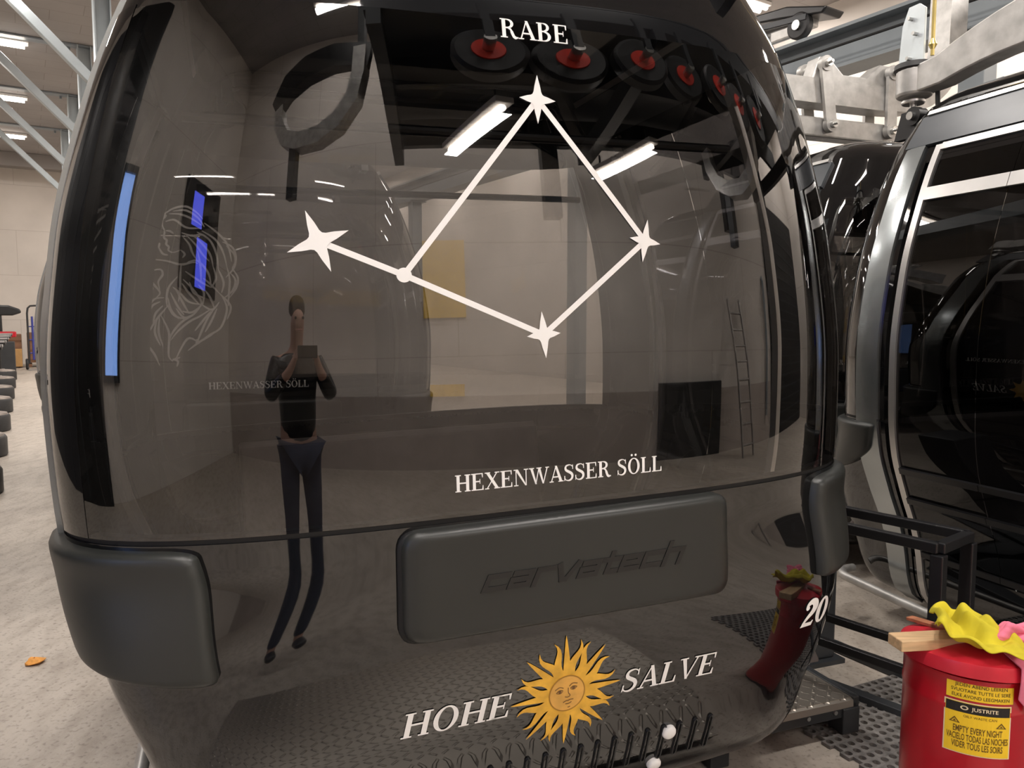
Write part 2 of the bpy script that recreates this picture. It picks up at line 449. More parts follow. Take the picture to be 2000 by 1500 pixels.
cols = [(13.55, 'pale blue steel column nearest the cabin, its brace running out of the top edge'),
        (17.35, 'second pale blue hanging column from the cabin with a diagonal brace'),
        (21.2, 'third pale blue hanging column with a brace below the far lamp'),
        (25.1, 'farthest and smallest hanging column, its darker brace near the end wall')]
for a, l in cols: make_column(a, l)
mb = MB()
mb.beam(ab(3.0, CB, 4.25), ab(28, CB, 4.25), 0.2, 0.30)
tag(mb.build('storage_rail', M['steel_blue']), 'long blue grey storage rail the row of cabins hangs from', 'rail')

# fluorescent ceiling fixtures
def make_fixture(a, b, label):
    root = empty('ceiling_light', ab(a, b, CEIL), YAW)
    tag(root, label, 'ceiling light', 'fluorescent ceiling lights')
    c = MB(); c.box((0, 0, -0.035), (1.6, 0.26, 0.06)); c.build('lamp_case', M['lamp_case'], root, bevel=0.008)
    g = MB()
    for y in (-0.07, 0.07): g.cyl((-0.74, y, -0.10), (0.74, y, -0.10), 0.035, 10)
    g.build('lamp_tube', M['lamp_glow'], root, True)
    return root
for a, b in LAMPS:
    side = 'over the left aisle' if b < 1 else ('over the parked rows' if b < 6 else 'along the right wall')
    if (a, b) == (17.6, -0.5): l = 'glowing fluorescent light at the left edge level with the second column'
    elif (a, b) == (21.9, -0.5): l = 'glowing fluorescent light at the left edge level with the third column'
    else: l = 'fluorescent twin tube ceiling light %s, %d metres down the hall' % (side, round(a + 5))
    make_fixture(a, b, l)
#HALL_END
#CABIN_START
# ------------------------------------------------------------------ gondola cabin
ZK = [.14, .20, .30, .40, .52, .72, .92, 1.08, 1.35, 1.7, 2.0, 2.25, 2.45]
WK = [.77, .862, .902, .920, .950, 1.032, 1.10, 1.122, 1.130, 1.0925, 1.013, .917, .80]
FK = [.30, .372, .42, .45, .485, .506, .51, .51, .507, .492, .47, .437, .37]
NE = 3.32
def ne(z):
    t = min(1.0, max(0.0, (.98 - z) / .50))
    return NE + 4.5 * t * t * (3 - 2 * t)
SH = 0.45
def pchip(xk, yk):
    n = len(xk); h = [xk[i + 1] - xk[i] for i in range(n - 1)]; d = [(yk[i + 1] - yk[i]) / h[i] for i in range(n - 1)]
    m = [0.0] * n
    for i in range(1, n - 1):
        if d[i - 1] * d[i] > 0:
            w1 = 2 * h[i] + h[i - 1]; w2 = h[i] + 2 * h[i - 1]
            m[i] = (w1 + w2) / (w1 / d[i - 1] + w2 / d[i])
    m[0] = d[0]; m[-1] = d[-1]
    def f(x):
        i = 0
        while i < n - 2 and x > xk[i + 1]: i += 1
        t = (x - xk[i]) / h[i]
        return ((2 * t**3 - 3 * t**2 + 1) * yk[i] + (t**3 - 2 * t**2 + t) * h[i] * m[i]
                + (-2 * t**3 + 3 * t**2) * yk[i + 1] + (t**3 - t**2) * h[i] * m[i + 1])
    return f
fW, fF = pchip(ZK, WK), pchip(ZK, FK)
def plan(w, W, F, NE):
    k = int(math.floor(w)) % 4; q = w - math.floor(w)
    if k in (0, 2):
        c, s = math.cos(math.pi * q), math.sin(math.pi * q)
        r = (abs(c / W) ** NE + abs(s / F) ** NE) ** (-1 / NE)
        return (r * c, -SH - r * s) if k == 0 else (-r * c, SH + r * s)
    return (-W, -SH + 2 * SH * q) if k == 1 else (W, SH - 2 * SH * q)
def P3(w, z, off=0.0):
    W, F = fW(z), fF(z)
    x, y = plan(w, W, F, ne(z))
    if off:
        e = 1e-3
        a = plan(w - e, W, F, ne(z)); b = plan(w + e, W, F, ne(z))
        tx = Vector((b[0] - a[0], b[1] - a[1], 0))
        W2, F2 = fW(min(z + e, 2.45)), fF(min(z + e, 2.45)); W1, F1 = fW(max(z - e, .14)), fF(max(z - e, .14))
        c = plan(w, W2, F2, ne(z + e)); d = plan(w, W1, F1, ne(z - e))
        tz = Vector((c[0] - d[0], c[1] - d[1], min(z + e, 2.45) - max(z - e, .14)))
        n = tx.cross(tz)
        if n.dot(Vector((x, y, 0))) < 0: n = -n
        n.normalize()
        return Vector((x, y, z)) + n * off
    return Vector((x, y, z))
def w_of_u(u, z):
    W, F, NE = fW(z), fF(z), ne(z)
    v = F * max(0.0, 1 - abs(u / W) ** NE) ** (1 / NE)
    return math.atan2(v, u) / math.pi
def PU(u, z, off=0.0):
    u = max(-fW(z) * .999, min(fW(z) * .999, u))
    return P3(w_of_u(u, z), z, off)
def patch(mb, w0, w1, z0, z1, nw, nz, off=0.0, close=False):
    vs = []
    for j in range(nz + 1):
        z = z0 + (z1 - z0) * j / nz
        for i in range(nw + 1): vs.append(P3(w0 + (w1 - w0) * i / nw, z, off))
    n = nw + 1
    fs = [(j * n + i, j * n + n + i, j * n + n + i + 1, j * n + i + 1) for j in range(nz) for i in range(nw)]
    return mb.add(vs, fs)
def slab(mb, w0, w1, z0, z1, nw, nz, o0, o1):
    # closed curved slab between two offsets of the shell
    def g(o): return [P3(w0 + (w1 - w0) * i / nw, z0 + (z1 - z0) * j / nz, o) for j in range(nz + 1) for i in range(nw + 1)]
    a, b = g(o0), g(o1); n = nw + 1; N = len(a)
    fs = []
    for j in range(nz):
        for i in range(nw):
            q = (j * n + i, j * n + i + 1, j * n + n + i + 1, j * n + n + i)
            fs.append(q); fs.append(tuple(k + N for k in q[::-1]))
    edge = [i for i in range(n)] + [j * n + nw for j in range(1, nz + 1)] + [nz * n + i for i in range(nw - 1, -1, -1)] + [j * n for j in range(nz - 1, 0, -1)]
    for k in range(len(edge)):
        p, q = edge[k], edge[(k + 1) % len(edge)]
        fs.append((q, p, p + N, q + N))
    return mb.add(a + b, fs)
def pad(mb, outline, fn, thick, rings=12, edge=0.018, size=0.25):
    # cushion-edged panel over a closed outline; fn(x, y, off) puts it on the shell
    cx = sum(p[0] for p in outline) / len(outline); cy = sum(p[1] for p in outline) / len(outline)
    n = len(outline); vs = []; e = edge / size
    steps = [(1.0, -0.01), (1.0, thick * .55), (1 - e * .25, thick * .85), (1 - e * .7, thick * .98), (1 - e * 1.3, thick)]
    last = 1 - e * 1.3
    steps += [(last * (1 - k / rings), thick) for k in range(1, rings)]
    for s, o in steps:
        for x, y in outline: vs.append(fn(cx + (x - cx) * s, cy + (y - cy) * s, o))
    vs.append(fn(cx, cy, thick))
    fs = [(j * n + i, j * n + (i + 1) % n, (j + 1) * n + (i + 1) % n, (j + 1) * n + i) for j in range(len(steps) - 1) for i in range(n)]
    fs += [((len(steps) - 1) * n + i, (len(steps) - 1) * n + (i + 1) % n, len(vs) - 1) for i in range(n)]
    return mb.add(vs, fs)
def round_poly(poly, r, seg=5, per=6):
    # rounded corners and evenly split edges
    out = []; n = len(poly)
    for i in range(n):
        p0, p, p1 = Vector(poly[i - 1]), Vector(poly[i]), Vector(poly[(i + 1) % n])
        a = (p0 - p); b = (p1 - p); rr = min(r[i] if isinstance(r, (list, tuple)) else r, a.length * .45, b.length * .45)
        s, e = p + a.normalized() * rr, p + b.normalized() * rr
        for k in range(seg + 1):
            t = k / seg
            out.append(s * (1 - t) ** 2 + p * 2 * t * (1 - t) + e * t * t)
        nx = p1 + (p - p1).normalized() * min(r[(i + 1) % n] if isinstance(r, (list, tuple)) else r, b.length * .45)
        for k in range(1, per): out.append(e + (nx - e) * (k / per))
    return [(q[0], q[1]) for q in out]

# ---- lettering: serif capitals drawn as polygons on a unit cap height
TK, TN, SF = .185, .08, .06
def stem(x, w=TK, y0=0.0, y1=1.0, s=.085):
    return [[(x, y0), (x + w, y0), (x + w, y1), (x, y1)],
            [(x - s, y0), (x + w + s, y0), (x + w + s, y0 + SF), (x - s, y0 + SF)],
            [(x - s, y1 - SF), (x + w + s, y1 - SF), (x + w + s, y1), (x - s, y1)]]
def bar(x0, x1, y, t=TN): return [[(x0, y - t / 2), (x1, y - t / 2), (x1, y + t / 2), (x0, y + t / 2)]]
def ring(cx, cy, rx, ry, tx, ty, a0=0, a1=360, n=28):
    o = []
    for i in range(n):
        q = []
        for a, k in ((a0 + (a1 - a0) * i / n, 0), (a0 + (a1 - a0) * (i + 1) / n, 0), (a0 + (a1 - a0) * (i + 1) / n, 1), (a0 + (a1 - a0) * i / n, 1)):
            q.append((cx + (rx - tx * k) * math.cos(R(a)), cy + (ry - ty * k) * math.sin(R(a))))
        o.append(q)
    return o
def strip(pts, ws):
    o = []; n = len(pts); L = []
    for i, p in enumerate(pts):
        a, b = pts[max(i - 1, 0)], pts[min(i + 1, n - 1)]
        d = math.hypot(b[0] - a[0], b[1] - a[1]) or 1; nx, ny = -(b[1] - a[1]) / d, (b[0] - a[0]) / d
        w = (ws[i] if isinstance(ws, (list, tuple)) else ws) / 2
        L.append(((p[0] + nx * w, p[1] + ny * w), (p[0] - nx * w, p[1] - ny * w)))
    for i in range(n - 1): o.append([L[i][1], L[i + 1][1], L[i + 1][0], L[i][0]])
    return o
def spline(pts, n=6):
    o = []
    for i in range(len(pts) - 1):
        p0, p1, p2, p3 = pts[max(i - 1, 0)], pts[i], pts[i + 1], pts[min(i + 2, len(pts) - 1)]
        for k in range(n):
            t = k / n
            o.append(tuple(.5 * (2 * p1[j] + (p2[j] - p0[j]) * t + (2 * p0[j] - 5 * p1[j] + 4 * p2[j] - p3[j]) * t * t + (3 * p1[j] - p0[j] - 3 * p2[j] + p3[j]) * t ** 3) for j in (0, 1)))
    o.append(tuple(pts[-1])); return o
def tri(x, y, w, h): return [[(x, y), (x + w, y), (x, y + h)]] if w * h > 0 else [[(x, y), (x, y + h), (x + w, y)]]
def G(ch):
    if ch == 'H': return .98, stem(.12) + stem(.69) + bar(.2, .75, .51)
    if ch == 'E': return .84, stem(.12) + bar(.2, .74, 1 - SF / 2, SF) + bar(.2, .76, SF / 2, SF) + bar(.2, .58, .52) + [[(.70, .74), (.745, .74), (.745, 1), (.66, 1)], [(.72, .28), (.765, .28), (.775, 0), (.67, 0)], [(.54, .38), (.58, .38), (.58, .66), (.54, .66)]]
    if ch == 'X':
        return .96, [[(.08, 1), (.28, 1), (.90, 0), (.70, 0)], [(.10, 0), (.17, 0), (.83, 1), (.76, 1)]] + bar(.02, .36, 1 - SF / 2, SF) + bar(.02, .28, SF / 2, SF) + bar(.64, .94, 1 - SF / 2, SF) + bar(.60, .96, SF / 2, SF)
    if ch == 'N':
        return 1.0, [[(.15, 0), (.21, 0), (.21, 1), (.15, 1)], [(.79, 0), (.85, 0), (.85, 1), (.79, 1)], [(.11, 1), (.30, 1), (.85, 0), (.76, 0)]] + bar(.03, .30, 1 - SF / 2, SF) + bar(.04, .32, SF / 2, SF) + bar(.68, .96, 1 - SF / 2, SF)
    if ch == 'W':
        return 1.32, [[(.08, 1), (.25, 1), (.51, 0), (.41, 0)], [(.41, 0), (.47, 0), (.69, 1), (.63, 1)], [(.57, 1), (.74, 1), (.98, 0), (.88, 0)], [(.90, 0), (.96, 0), (1.24, 1), (1.17, 1)]] + bar(.01, .34, 1 - SF / 2, SF) + bar(.50, .82, 1 - SF / 2, SF) + bar(1.08, 1.32, 1 - SF / 2, SF)
    if ch == 'A':
        return .94, [[(.10, 0), (.17, 0), (.47, .95), (.43, 1)], [(.38, 1), (.52, 1), (.88, 0), (.69, 0)]] + bar(.22, .72, .32) + bar(.02, .29, SF / 2, SF) + bar(.60, .95, SF / 2, SF)
    if ch == 'S':
        c = spline([(.63, .76), (.60, .88), (.48, .97), (.34, .975), (.20, .92), (.145, .79), (.20, .66), (.36, .56), (.52, .46), (.60, .33), (.575, .16), (.46, .05), (.33, .02), (.18, .06), (.10, .17), (.085, .28)], 4)
        n = len(c); ws = [.05 + .115 * max(0, math.sin(math.pi * min(1, max(0, (i / n - .15) / .7)))) for i in range(n)]
        return .74, strip(c, ws) + [[(.60, .70), (.655, .70), (.645, 1), (.60, .96)], [(.06, 0), (.11, .04), (.12, .32), (.06, .32)]]
    if ch == 'R':
        return .92, stem(.12) + ring(.42, .755, .29, .245, .155, TN, -90, 90, 16) + bar(.2, .44, 1 - SF / 2, SF) + bar(.2, .44, .535, TN) + strip(spline([(.45, .52), (.56, .44), (.64, .22), (.72, .06), (.84, .03), (.92, .06)], 4), [.1] * 6 + [.15] * 10 + [.08] * 5)
    if ch == 'B':
        return .86, stem(.12) + ring(.42, .765, .27, .235, .15, TN, -90, 90, 16) + ring(.43, .275, .33, .275, .165, TN, -90, 90, 18) + bar(.2, .44, 1 - SF / 2, SF) + bar(.2, .44, .54, TN) + bar(.2, .44, SF / 2, SF)
    if ch in 'OÖ':
        o = ring(.48, .5, .42, .52, .17, .06)
        if ch == 'Ö': o += ring(.34, 1.2, .075, .075, .075, .075, n=12) + ring(.62, 1.2, .075, .075, .075, .075, n=12)
        return .96, o
    if ch == 'L': return .80, stem(.12) + bar(.2, .73, SF / 2, SF) + [[(.69, .30), (.735, .30), (.745, 0), (.64, 0)]]
    if ch == 'V': return .92, [[(.08, 1), (.26, 1), (.53, 0), (.42, 0)], [(.43, 0), (.51, .04), (.85, 1), (.78, 1)]] + bar(.0, .36, 1 - SF / 2, SF) + bar(.66, .96, 1 - SF / 2, SF)
    if ch == '2':
        c = spline([(.11, .72), (.15, .89), (.30, .98), (.46, .93), (.53, .76), (.46, .56), (.28, .36), (.12, .12)], 4)
        n = len(c)
        return .66, strip(c, [.09 + .19 * math.sin(math.pi * min(1, i / n * 1.05)) for i in range(n)]) + [[(.05, 0), (.58, 0), (.62, .20), (.56, .20), (.52, .15), (.10, .16)]] + ring(.16, .74, .085, .085, .085, .085, n=10)
    if ch == '0': return .68, ring(.34, .5, .33, .51, .22, .10)
    return .42, []
def text_polys(s, spacing=0.0):
    x = 0; o = []
    for ch in s:
        adv, g = G(ch)
        o += [[(px + x, py) for px, py in q] for q in g]; x += adv + spacing
    return x - spacing, o
def lay_text(mb, s, u0, u1, z0, h, off=0.0025, slant=0.0, spacing=0.0, base=None):
    W, polys = text_polys(s, spacing); k = (u1 - u0) / W
    for q in polys:
        vs = []
        for x, y in q: vs.append(PU(u0 + x * k + slant * y * h, z0 + y * h, off))
        mb.add(vs, [tuple(range(len(vs)))])
    return mb
def flat_decal(mb, polys, off=0.0025):
    for q in polys: mb.add([PU(x, y, off) for x, y in q], [tuple(range(len(q)))])
    return mb
def star4(cx, cy, r, rot, pinch=.17, k=1.0):
    pts = []
    for i in range(4):
        a = R(rot + 90 * i); rr = r * (k if i % 2 else 1)
        pts.append((cx + rr * math.cos(a), cy + rr * math.sin(a)))
    o = []
    for i in range(4):
        p, q = pts[i], pts[(i + 1) % 4]
        a = R(rot + 90 * i + 45); m = (cx + r * pinch * 1.25 * math.cos(a), cy + r * pinch * 1.25 * math.sin(a))
        c1 = spline([p, ((p[0] * .45 + m[0] * .55), (p[1] * .45 + m[1] * .55)), m, ((q[0] * .45 + m[0] * .55), (q[1] * .45 + m[1] * .55)), q], 3)
        for j in range(len(c1) - 1): o.append([(cx, cy), c1[j], c1[j + 1]])
    return o
def sun_emblem(root):
    cx, cy, r0 = .034, .558, .050
    e = MB()
    for i in range(24):
        a = R(90 + i * 15 + 2); L = .152 if i % 3 == 0 else .140
        wav = 0 if i % 3 == 0 else (.16 if i % 2 else -.16)
        n = 10; ln = []; ws = []
        for j in range(n + 1):
            t = j / n; rr = r0 * .8 + (L - r0 * .8) * t
            aa = a + wav * math.sin(t * math.pi * 1.9) * .55
            ln.append((cx + rr * math.cos(aa), cy + rr * math.sin(aa) * 1.03))
            ws.append((.024 * (1 - t) ** .75 if wav == 0 else .023 * (1 - t ** 2.2)) + .0006)
        flat_decal(e, strip(ln, ws), .0028)
    ro = e.build('sun_rays', M['sun'], root)
    d = MB(); flat_decal(d, [[(cx, cy), (cx + r0 * math.cos(R(k * 10)), cy + r0 * math.sin(R(k * 10))), (cx + r0 * math.cos(R(k * 10 + 10)), cy + r0 * math.sin(R(k * 10 + 10)))] for k in range(36)], .0036)
    fo = d.build('sun_face', M['sun_face'], root)
    b = MB(); flat_decal(b, ring(cx, cy, r0, r0, .0028, .0028, n=40), .0042); b.build('face_rim', M['sun_rim'], fo)
    f = MB(); o = .0042; tl = R(9)
    def loc(x, y): return (cx + r0 * (x * math.cos(tl) - y * math.sin(tl)), cy + r0 * (x * math.sin(tl) + y * math.cos(tl)))
    def ln(pts, w): flat_decal(f, strip([loc(*p) for p in spline(pts, 4)], w * r0), o)
    for sx in (-1, 1):
        ln([(sx * .16, .36), (sx * .36, .47), (sx * .62, .38)], .045)
        ln([(sx * .20, .22), (sx * .38, .30), (sx * .58, .20)], .05)
        ln([(sx * .22, .18), (sx * .38, .11), (sx * .56, .18)], .03)
        flat_decal(f, ring(*loc(sx * .38, .20), .085 * r0, .085 * r0, .085 * r0, .085 * r0, n=10), o + .0003)
    ln([(.10, .30), (.07, .02), (.15, -.15), (.02, -.22), (-.14, -.15)], .04)
    ln([(-.28, -.44), (-.08, -.40), (0, -.43), (.1, -.40), (.30, -.43)], .05)
    ln([(-.16, -.56), (0, -.60), (.18, -.55)], .045)
    ln([(-.06, -.78), (.0, -.80), (.08, -.78)], .04)
    f.build('face_lines', M['sun_line'], fo)
WITCH = [  # a woman in flowing robes, drawn as thin strokes; x to the right, y down, in the drawing's own frame
 [(330,190),(420,130),(520,110),(600,150),(650,200)],[(390,170),(470,170),(560,200),(640,250)],[(420,150),(520,140),(610,190),(660,260)],
 [(360,230),(430,215),(520,270),(640,270)],[(340,200),(335,260),(350,300),(345,350),(365,370),(360,400),(380,420),(375,445),(410,460),(470,440)],
 [(360,300),(390,300),(420,320)],[(470,440),(500,470),(480,500)],[(320,170),(350,190),(370,180)],[(310,150),(340,160),(360,190),(330,220)],
 [(480,310),(560,330),(640,320),(690,350)],[(490,340),(540,400),(560,460),(600,520)],[(520,330),(590,400),(640,470),(690,520)],[(560,320),(640,390),(700,470),(720,560)],
 [(600,300),(700,360),(750,470),(760,580)],[(640,290),(740,350),(800,440),(830,560)],[(660,230),(760,300),(840,390),(870,520)],
 [(800,370),(880,410),(905,500),(870,570)],[(830,400),(895,470),(890,560),(820,640)],[(870,570),(915,640),(900,720),(840,800)],[(850,600),(895,660),(870,740),(800,800)],
 [(760,580),(800,680),(780,760)],[(830,560),(850,660),(840,760),(830,860)],[(720,560),(740,650),(700,720)],
 [(250,515),(360,525),(470,550),(560,530),(600,540)],[(470,550),(460,640),(455,740),(440,830)],[(520,530),(600,520),(680,610),(700,720)],
 [(500,600),(560,640),(640,690),(700,720)],[(600,440),(620,560),(620,690)],
 [(220,580),(250,620),(240,680),(300,760),(270,800)],[(240,600),(310,590),(325,630),(290,680),(300,740)],[(190,560),(220,650),(250,740)],
 [(440,640),(370,720),(350,800),(350,870)],[(480,660),(560,740),(620,840),(560,900)],[(470,690),(520,760),(600,850)],[(530,680),(560,760),(640,800)],[(600,700),(640,760),(630,850)],
 [(400,720),(450,760),(520,830),(620,850)],[(380,760),(430,860),(480,930)],[(360,800),(380,890),(440,960)],[(420,730),(470,830),(520,920)],[(350,850),(400,930),(480,960)],
 [(350,870),(270,960),(190,1080)],[(330,800),(260,810),(210,870),(190,960),(170,1060)],[(300,830),(230,870),(200,980)],[(320,860),(260,920),(240,1000)],
 [(620,850),(560,920),(450,990),(370,1090),(350,1180)],[(700,880),(600,940),(520,980),(430,1050),(370,1120)],[(620,850),(700,890),(760,830)],
 [(720,880),(660,960),(600,1080),(580,1130)],[(690,900),(620,980),(560,1050)],[(740,880),(690,980),(640,1060)],[(780,780),(820,880),(770,1020),(690,1070)],[(760,760),(850,860),(820,960)],
 [(300,930),(340,1010),(360,1080),(350,1230),(380,1280)],[(290,950),(280,1060),(310,1170)],[(270,970),(250,1060),(290,1160)],
 [(170,1060),(165,1140),(220,1190),(280,1310)],[(185,1160),(240,1220),(270,1290)],[(400,1270),(500,1110),(590,1140)],[(380,1260),(420,1280),(410,1320)],[(375,1270),(440,1250)],
 [(570,1110),(590,1150)],[(560,1140),(610,1130)],[(590,1140),(680,1080),(760,1040)],[(500,1200),(600,1130),(700,1080)],[(460,900),(540,910),(600,870)],[(420,880),(480,950),(560,920)],
 [(640,650),(700,700),(760,760)],[(650,740),(690,800),(720,880)],[(300,420),(330,470),(370,480)],[(300,430),(310,390)]]

def mirror_w(w, k):
    return {'fl': w, 'fr': 1 - w, 'rl': 3 - w, 'rr': 2 + w}[k]
def make_cabin():
    root = empty('gondola_cabin')
    # shells
    for nm, o in (('front_window', 0), ('rear_window', 2)):
        m = MB(); patch(m, o + .098, o + .902, 1.048, 2.20, 130, 44); m.build(nm, M['glass'], root, True, sharp=0)
        m = MB(); slab(m, o + .0, o + 1.0, .14, 1.036, 130, 34, -.03, 0); m.build('lower_shell', M['gloss_black'], root, True, sharp=50)
        m = MB(); slab(m, o + .0, o + 1.0, 1.030, 1.054, 110, 1, -.03, -.006); m.build('window_seal', M['deep_black'], root)
        # black glazing corners between window and door frame
        for a, b in ((.0, .0985), (.9015, 1.0)):
            m = MB(); slab(m, o + a, o + b, 1.048, 2.21, 18, 36, -.03, 0.001)
            m.build('corner_post', M['gloss_black'], root, True, sharp=50)
        # vents low on the shell
        for i in range(19):
            u = -.41 + .0505 * i
            if o: u = -u
            pl = []
            for k in range(9): pl.append((u + .0085 * math.cos(R(k * 22.5)), .372 + .0085 * math.sin(R(k * 22.5))))
            for k in range(9): pl.append((u - .004 + .0085 * math.cos(R(180 + k * 22.5)), .276 + .0085 * math.sin(R(180 + k * 22.5))))
            def fn(x, y, of, o=o):
                p = PU(x, y, of); return Vector((-p.x, -p.y, p.z)) if o else p
            rim = MB(); n = len(pl); cx = sum(p[0] for p in pl) / n; cy = sum(p[1] for p in pl) / n
            inner = [(cx + (x - cx) * .52, cy + (y - cy) * .93) for x, y in pl]
            vs = [fn(*p, 0) for p in pl] + [fn(cx + (x - cx) * .88, cy + (y - cy) * .985, .006) for x, y in pl] + [fn(*p, .005) for p in inner] + [fn(*p, .0008) for p in inner]
            rim.add(vs, [(j * n + k, j * n + (k + 1) % n, (j + 1) * n + (k + 1) % n, (j + 1) * n + k) for j in range(3) for k in range(n)] + [tuple(range(3 * n, 4 * n))])
            rim.build('vent_slot', M['satin_black'], root, True, sharp=30)
        # centre bumper pad with the embossed maker's word
        sg = -1 if o else 1
        def fp(x, y, of, sg=sg):
            p = PU(x, y, of); return Vector((p.x * sg, p.y * sg, p.z))
        ol = round_poly([(-.385, .772), (.492, .768), (.490, 1.035), (-.380, 1.030)], .045, 6, 10)
        bk = MB(); pad(bk, [(x * 1.012 - .004, .9 + (y - .9) * 1.02 - .004) for x, y in ol], fp, .02, 12, .01, .2); bk.build('bumper_backing', M['deep_black'], root, True, sharp=40)
        bp = MB(); pad(bp, ol, fp, .045, 14, .022, .2); bpo = bp.build('bumper_pad', M['rubber'], root, True, sharp=60)
        cw = MB(); x = 0.0
        TH = .2
        def seg(*pts): return strip(list(pts), TH)
        GL = {'c': [[(.95, .9), (.1, .9), (.1, .1), (.95, .1)]],
              'a': [[(.15, .9), (.9, .9), (.9, .1), (.1, .1), (.1, .5), (.9, .5)]],
              'r': [[(.1, 0), (.1, .9), (.8, .9)]], 'v': [[(.05, 1), (.42, .06), (.58, .06), (.95, 1)]],
              't': [[(.3, 1.3), (.3, .1), (.75, .1)], [(.0, .9), (.75, .9)]],
              'e': [[(.9, .1), (.1, .1), (.1, .9), (.9, .9), (.9, .5), (.1, .5)]],
              'h': [[(.1, 1.4), (.1, 0)], [(.1, .9), (.9, .9), (.9, 0)]]}
        u0, kw, hh, zb = -.205, .0635, .036, .878
        for ch in 'carvatech':
            for pl in GL[ch]:
                for i in range(len(pl) - 1):
                    a, b = Vector(pl[i]), Vector(pl[i + 1]); d = (b - a).normalized(); nrm = Vector((-d.y, d.x))
                    # bars of even drawn thickness, horizontal bars wider than upright ones
                    tx, ty = .115, .17
                    h = nrm.copy(); h.x *= tx; h.y *= ty; e = d.copy(); e.x *= tx; e.y *= ty
                    q = [a - e - h, b + e - h, b + e + h, a - e + h]
                    qq = [(u0 + (x + p.x * .86 + .28 * p.y) * kw, zb + p.y * hh) for p in q]
                    cw.prism(qq, lambda X, Y: fp(X, Y, .040), lambda X, Y: fp(X, Y, .0475))
            x += {'r': .86, 't': .78}.get(ch, .98)
        cw.build('embossed_lettering', M['emboss'], bpo)
        # words and emblem
        if o == 0:
            m = MB(); lay_text(m, 'HOHE', -.396, -.122, .527, .063, slant=.22); m.build('lettering', M['white_film'], root)
            m = MB(); lay_text(m, 'SALVE', .186, .474, .525, .062, slant=.22); m.build('lettering', M['white_film'], root)
            m = MB(); lay_text(m, 'HEXENWASSER SÖLL', -.249, .304, 1.107, .040); m.build('lettering', M['white_film'], root)
            sun_emblem(root)
    # corner bumpers
    for k in ('fl', 'fr', 'rl', 'rr'):
        pts = [(w_of_u(-.812, 1.02), 1.026), (w_of_u(-.776, .73), .735), (.865, .752), (.93, .80), (.975, .90), (.985, 1.026)]
        if k in ('fr', 'rl'): pts[0] = (w_of_u(-.850, 1.02), 1.026); pts[1] = (w_of_u(-.838, .73), .735)
        ol = round_poly(pts, [.02, .02, .03, .03, .03, .012], 5, 8)
        ol = [(mirror_w(w, k), z) for w, z in ol]
        m = MB()
        # rounded in metres: one unit of w is about 2.6 m here
        pad(m, ol, lambda w, z, of: P3(w, z, of), .036, 12, .02, .16)
        m.build('corner_bumper', M['rubber'], root, True, sharp=60)
    # roof
    m = MB()
    vs = []; nw = 160; zs = [2.20 + .25 * i / 14 for i in range(15)]
    for z in zs:
        for i in range(nw): vs.append(P3(4 * i / nw, z))
    tops = [(2.50, .955), (2.545, .88), (2.585, .76), (2.61, .55), (2.622, .3), (2.626, .08)]
    for z, s in tops:
        for i in range(nw):
            p = P3(4 * i / nw, 2.45); vs.append(Vector((p.x * s, p.y * s, z)))
    nr = len(zs) + len(tops)
    fs = [(j * nw + i, (j + 1) * nw + i, (j + 1) * nw + (i + 1) % nw, j * nw + (i + 1) % nw) for j in range(nr - 1) for i in range(nw)]
    fs.append(tuple((nr - 1) * nw + i for i in range(nw)))
    m.add(vs, fs); m.build('roof', M['gloss_black'], root, True, sharp=60)
    # sides: posts, door leaves, rails
    for sd in (0, 1):
        W0 = 1 if sd == 0 else 3
        for a, b in ((-.046, -.010), (1.010, 1.046)):
            m = MB(); slab(m, W0 + a, W0 + b, .16, 2.30, 4, 44, -.02, .012); m.build('side_post', M['alu_blue'], root, True, sharp=40)
        for a, b in ((.035, .07), (.93, .965)):
            m = MB(); slab(m, W0 + a, W0 + b, .18, 2.27, 2, 44, -.02, .010); m.build('door_jamb', M['alu'], root, True, sharp=40)
        m = MB(); slab(m, W0 + .012, W0 + .988, .16, .40, 6, 8, -.03, 0); m.build('side_skirt', M['gloss_black'], root, True, sharp=40)
        m = MB(); slab(m, W0 - .05, W0 + 1.05, 2.28, 2.43, 8, 4, -.02, .016); m.build('roof_fascia', M['fascia'], root, True, sharp=40)
        m = MB(); slab(m, W0 - .04, W0 + 1.04, 2.432, 2.452, 8, 1, -.02, .022); m.build('fascia_strip', M['alu'], root, True, sharp=40)
        for a, b in ((.07, .4985), (.5015, .93)):
            d = MB(); patch(d, W0 + a, W0 + b, .42, 2.27, 4, 40, .0); do = d.build('door_leaf', M['door_glass'], root, True, sharp=0)
            r = MB(); slab(r, W0 + a, W0 + b, 2.02, 2.075, 3, 2, .001, .012); r.build('door_rail', M['alu'], do, True, sharp=40)
            r = MB(); slab(r, W0 + a, W0 + b, 2.245, 2.275, 3, 1, .001, .010); r.build('door_rail', M['alu'], do, True, sharp=40)
            for z in (.83, .69): 
                r = MB(); slab(r, W0 + a, W0 + b, z - .013, z + .013, 3, 1, .001, .016); r.build('rubbing_strip', M['satin_black'], do, True, sharp=40)
            r = MB(); slab(r, W0 + a, W0 + b, .415, .44, 3, 1, .001, .010); r.build('door_rail', M['satin_black'], do, True, sharp=40)
    # underside, cabin floor
    m = MB(); n = 120
    ring_ = [P3(4 * i / n, .145) for i in range(n)]
    m.add([Vector((p.x * .985, p.y * .985, .145)) for p in ring_] + [Vector((p.x * .985, p.y * .985, .20)) for p in ring_], [tuple(range(n))[::-1], tuple(range(n, 2 * n))] + [(i, (i + 1) % n, n + (i + 1) % n, n + i) for i in range(n)])
    m.build('cabin_floor', M['interior'], root)
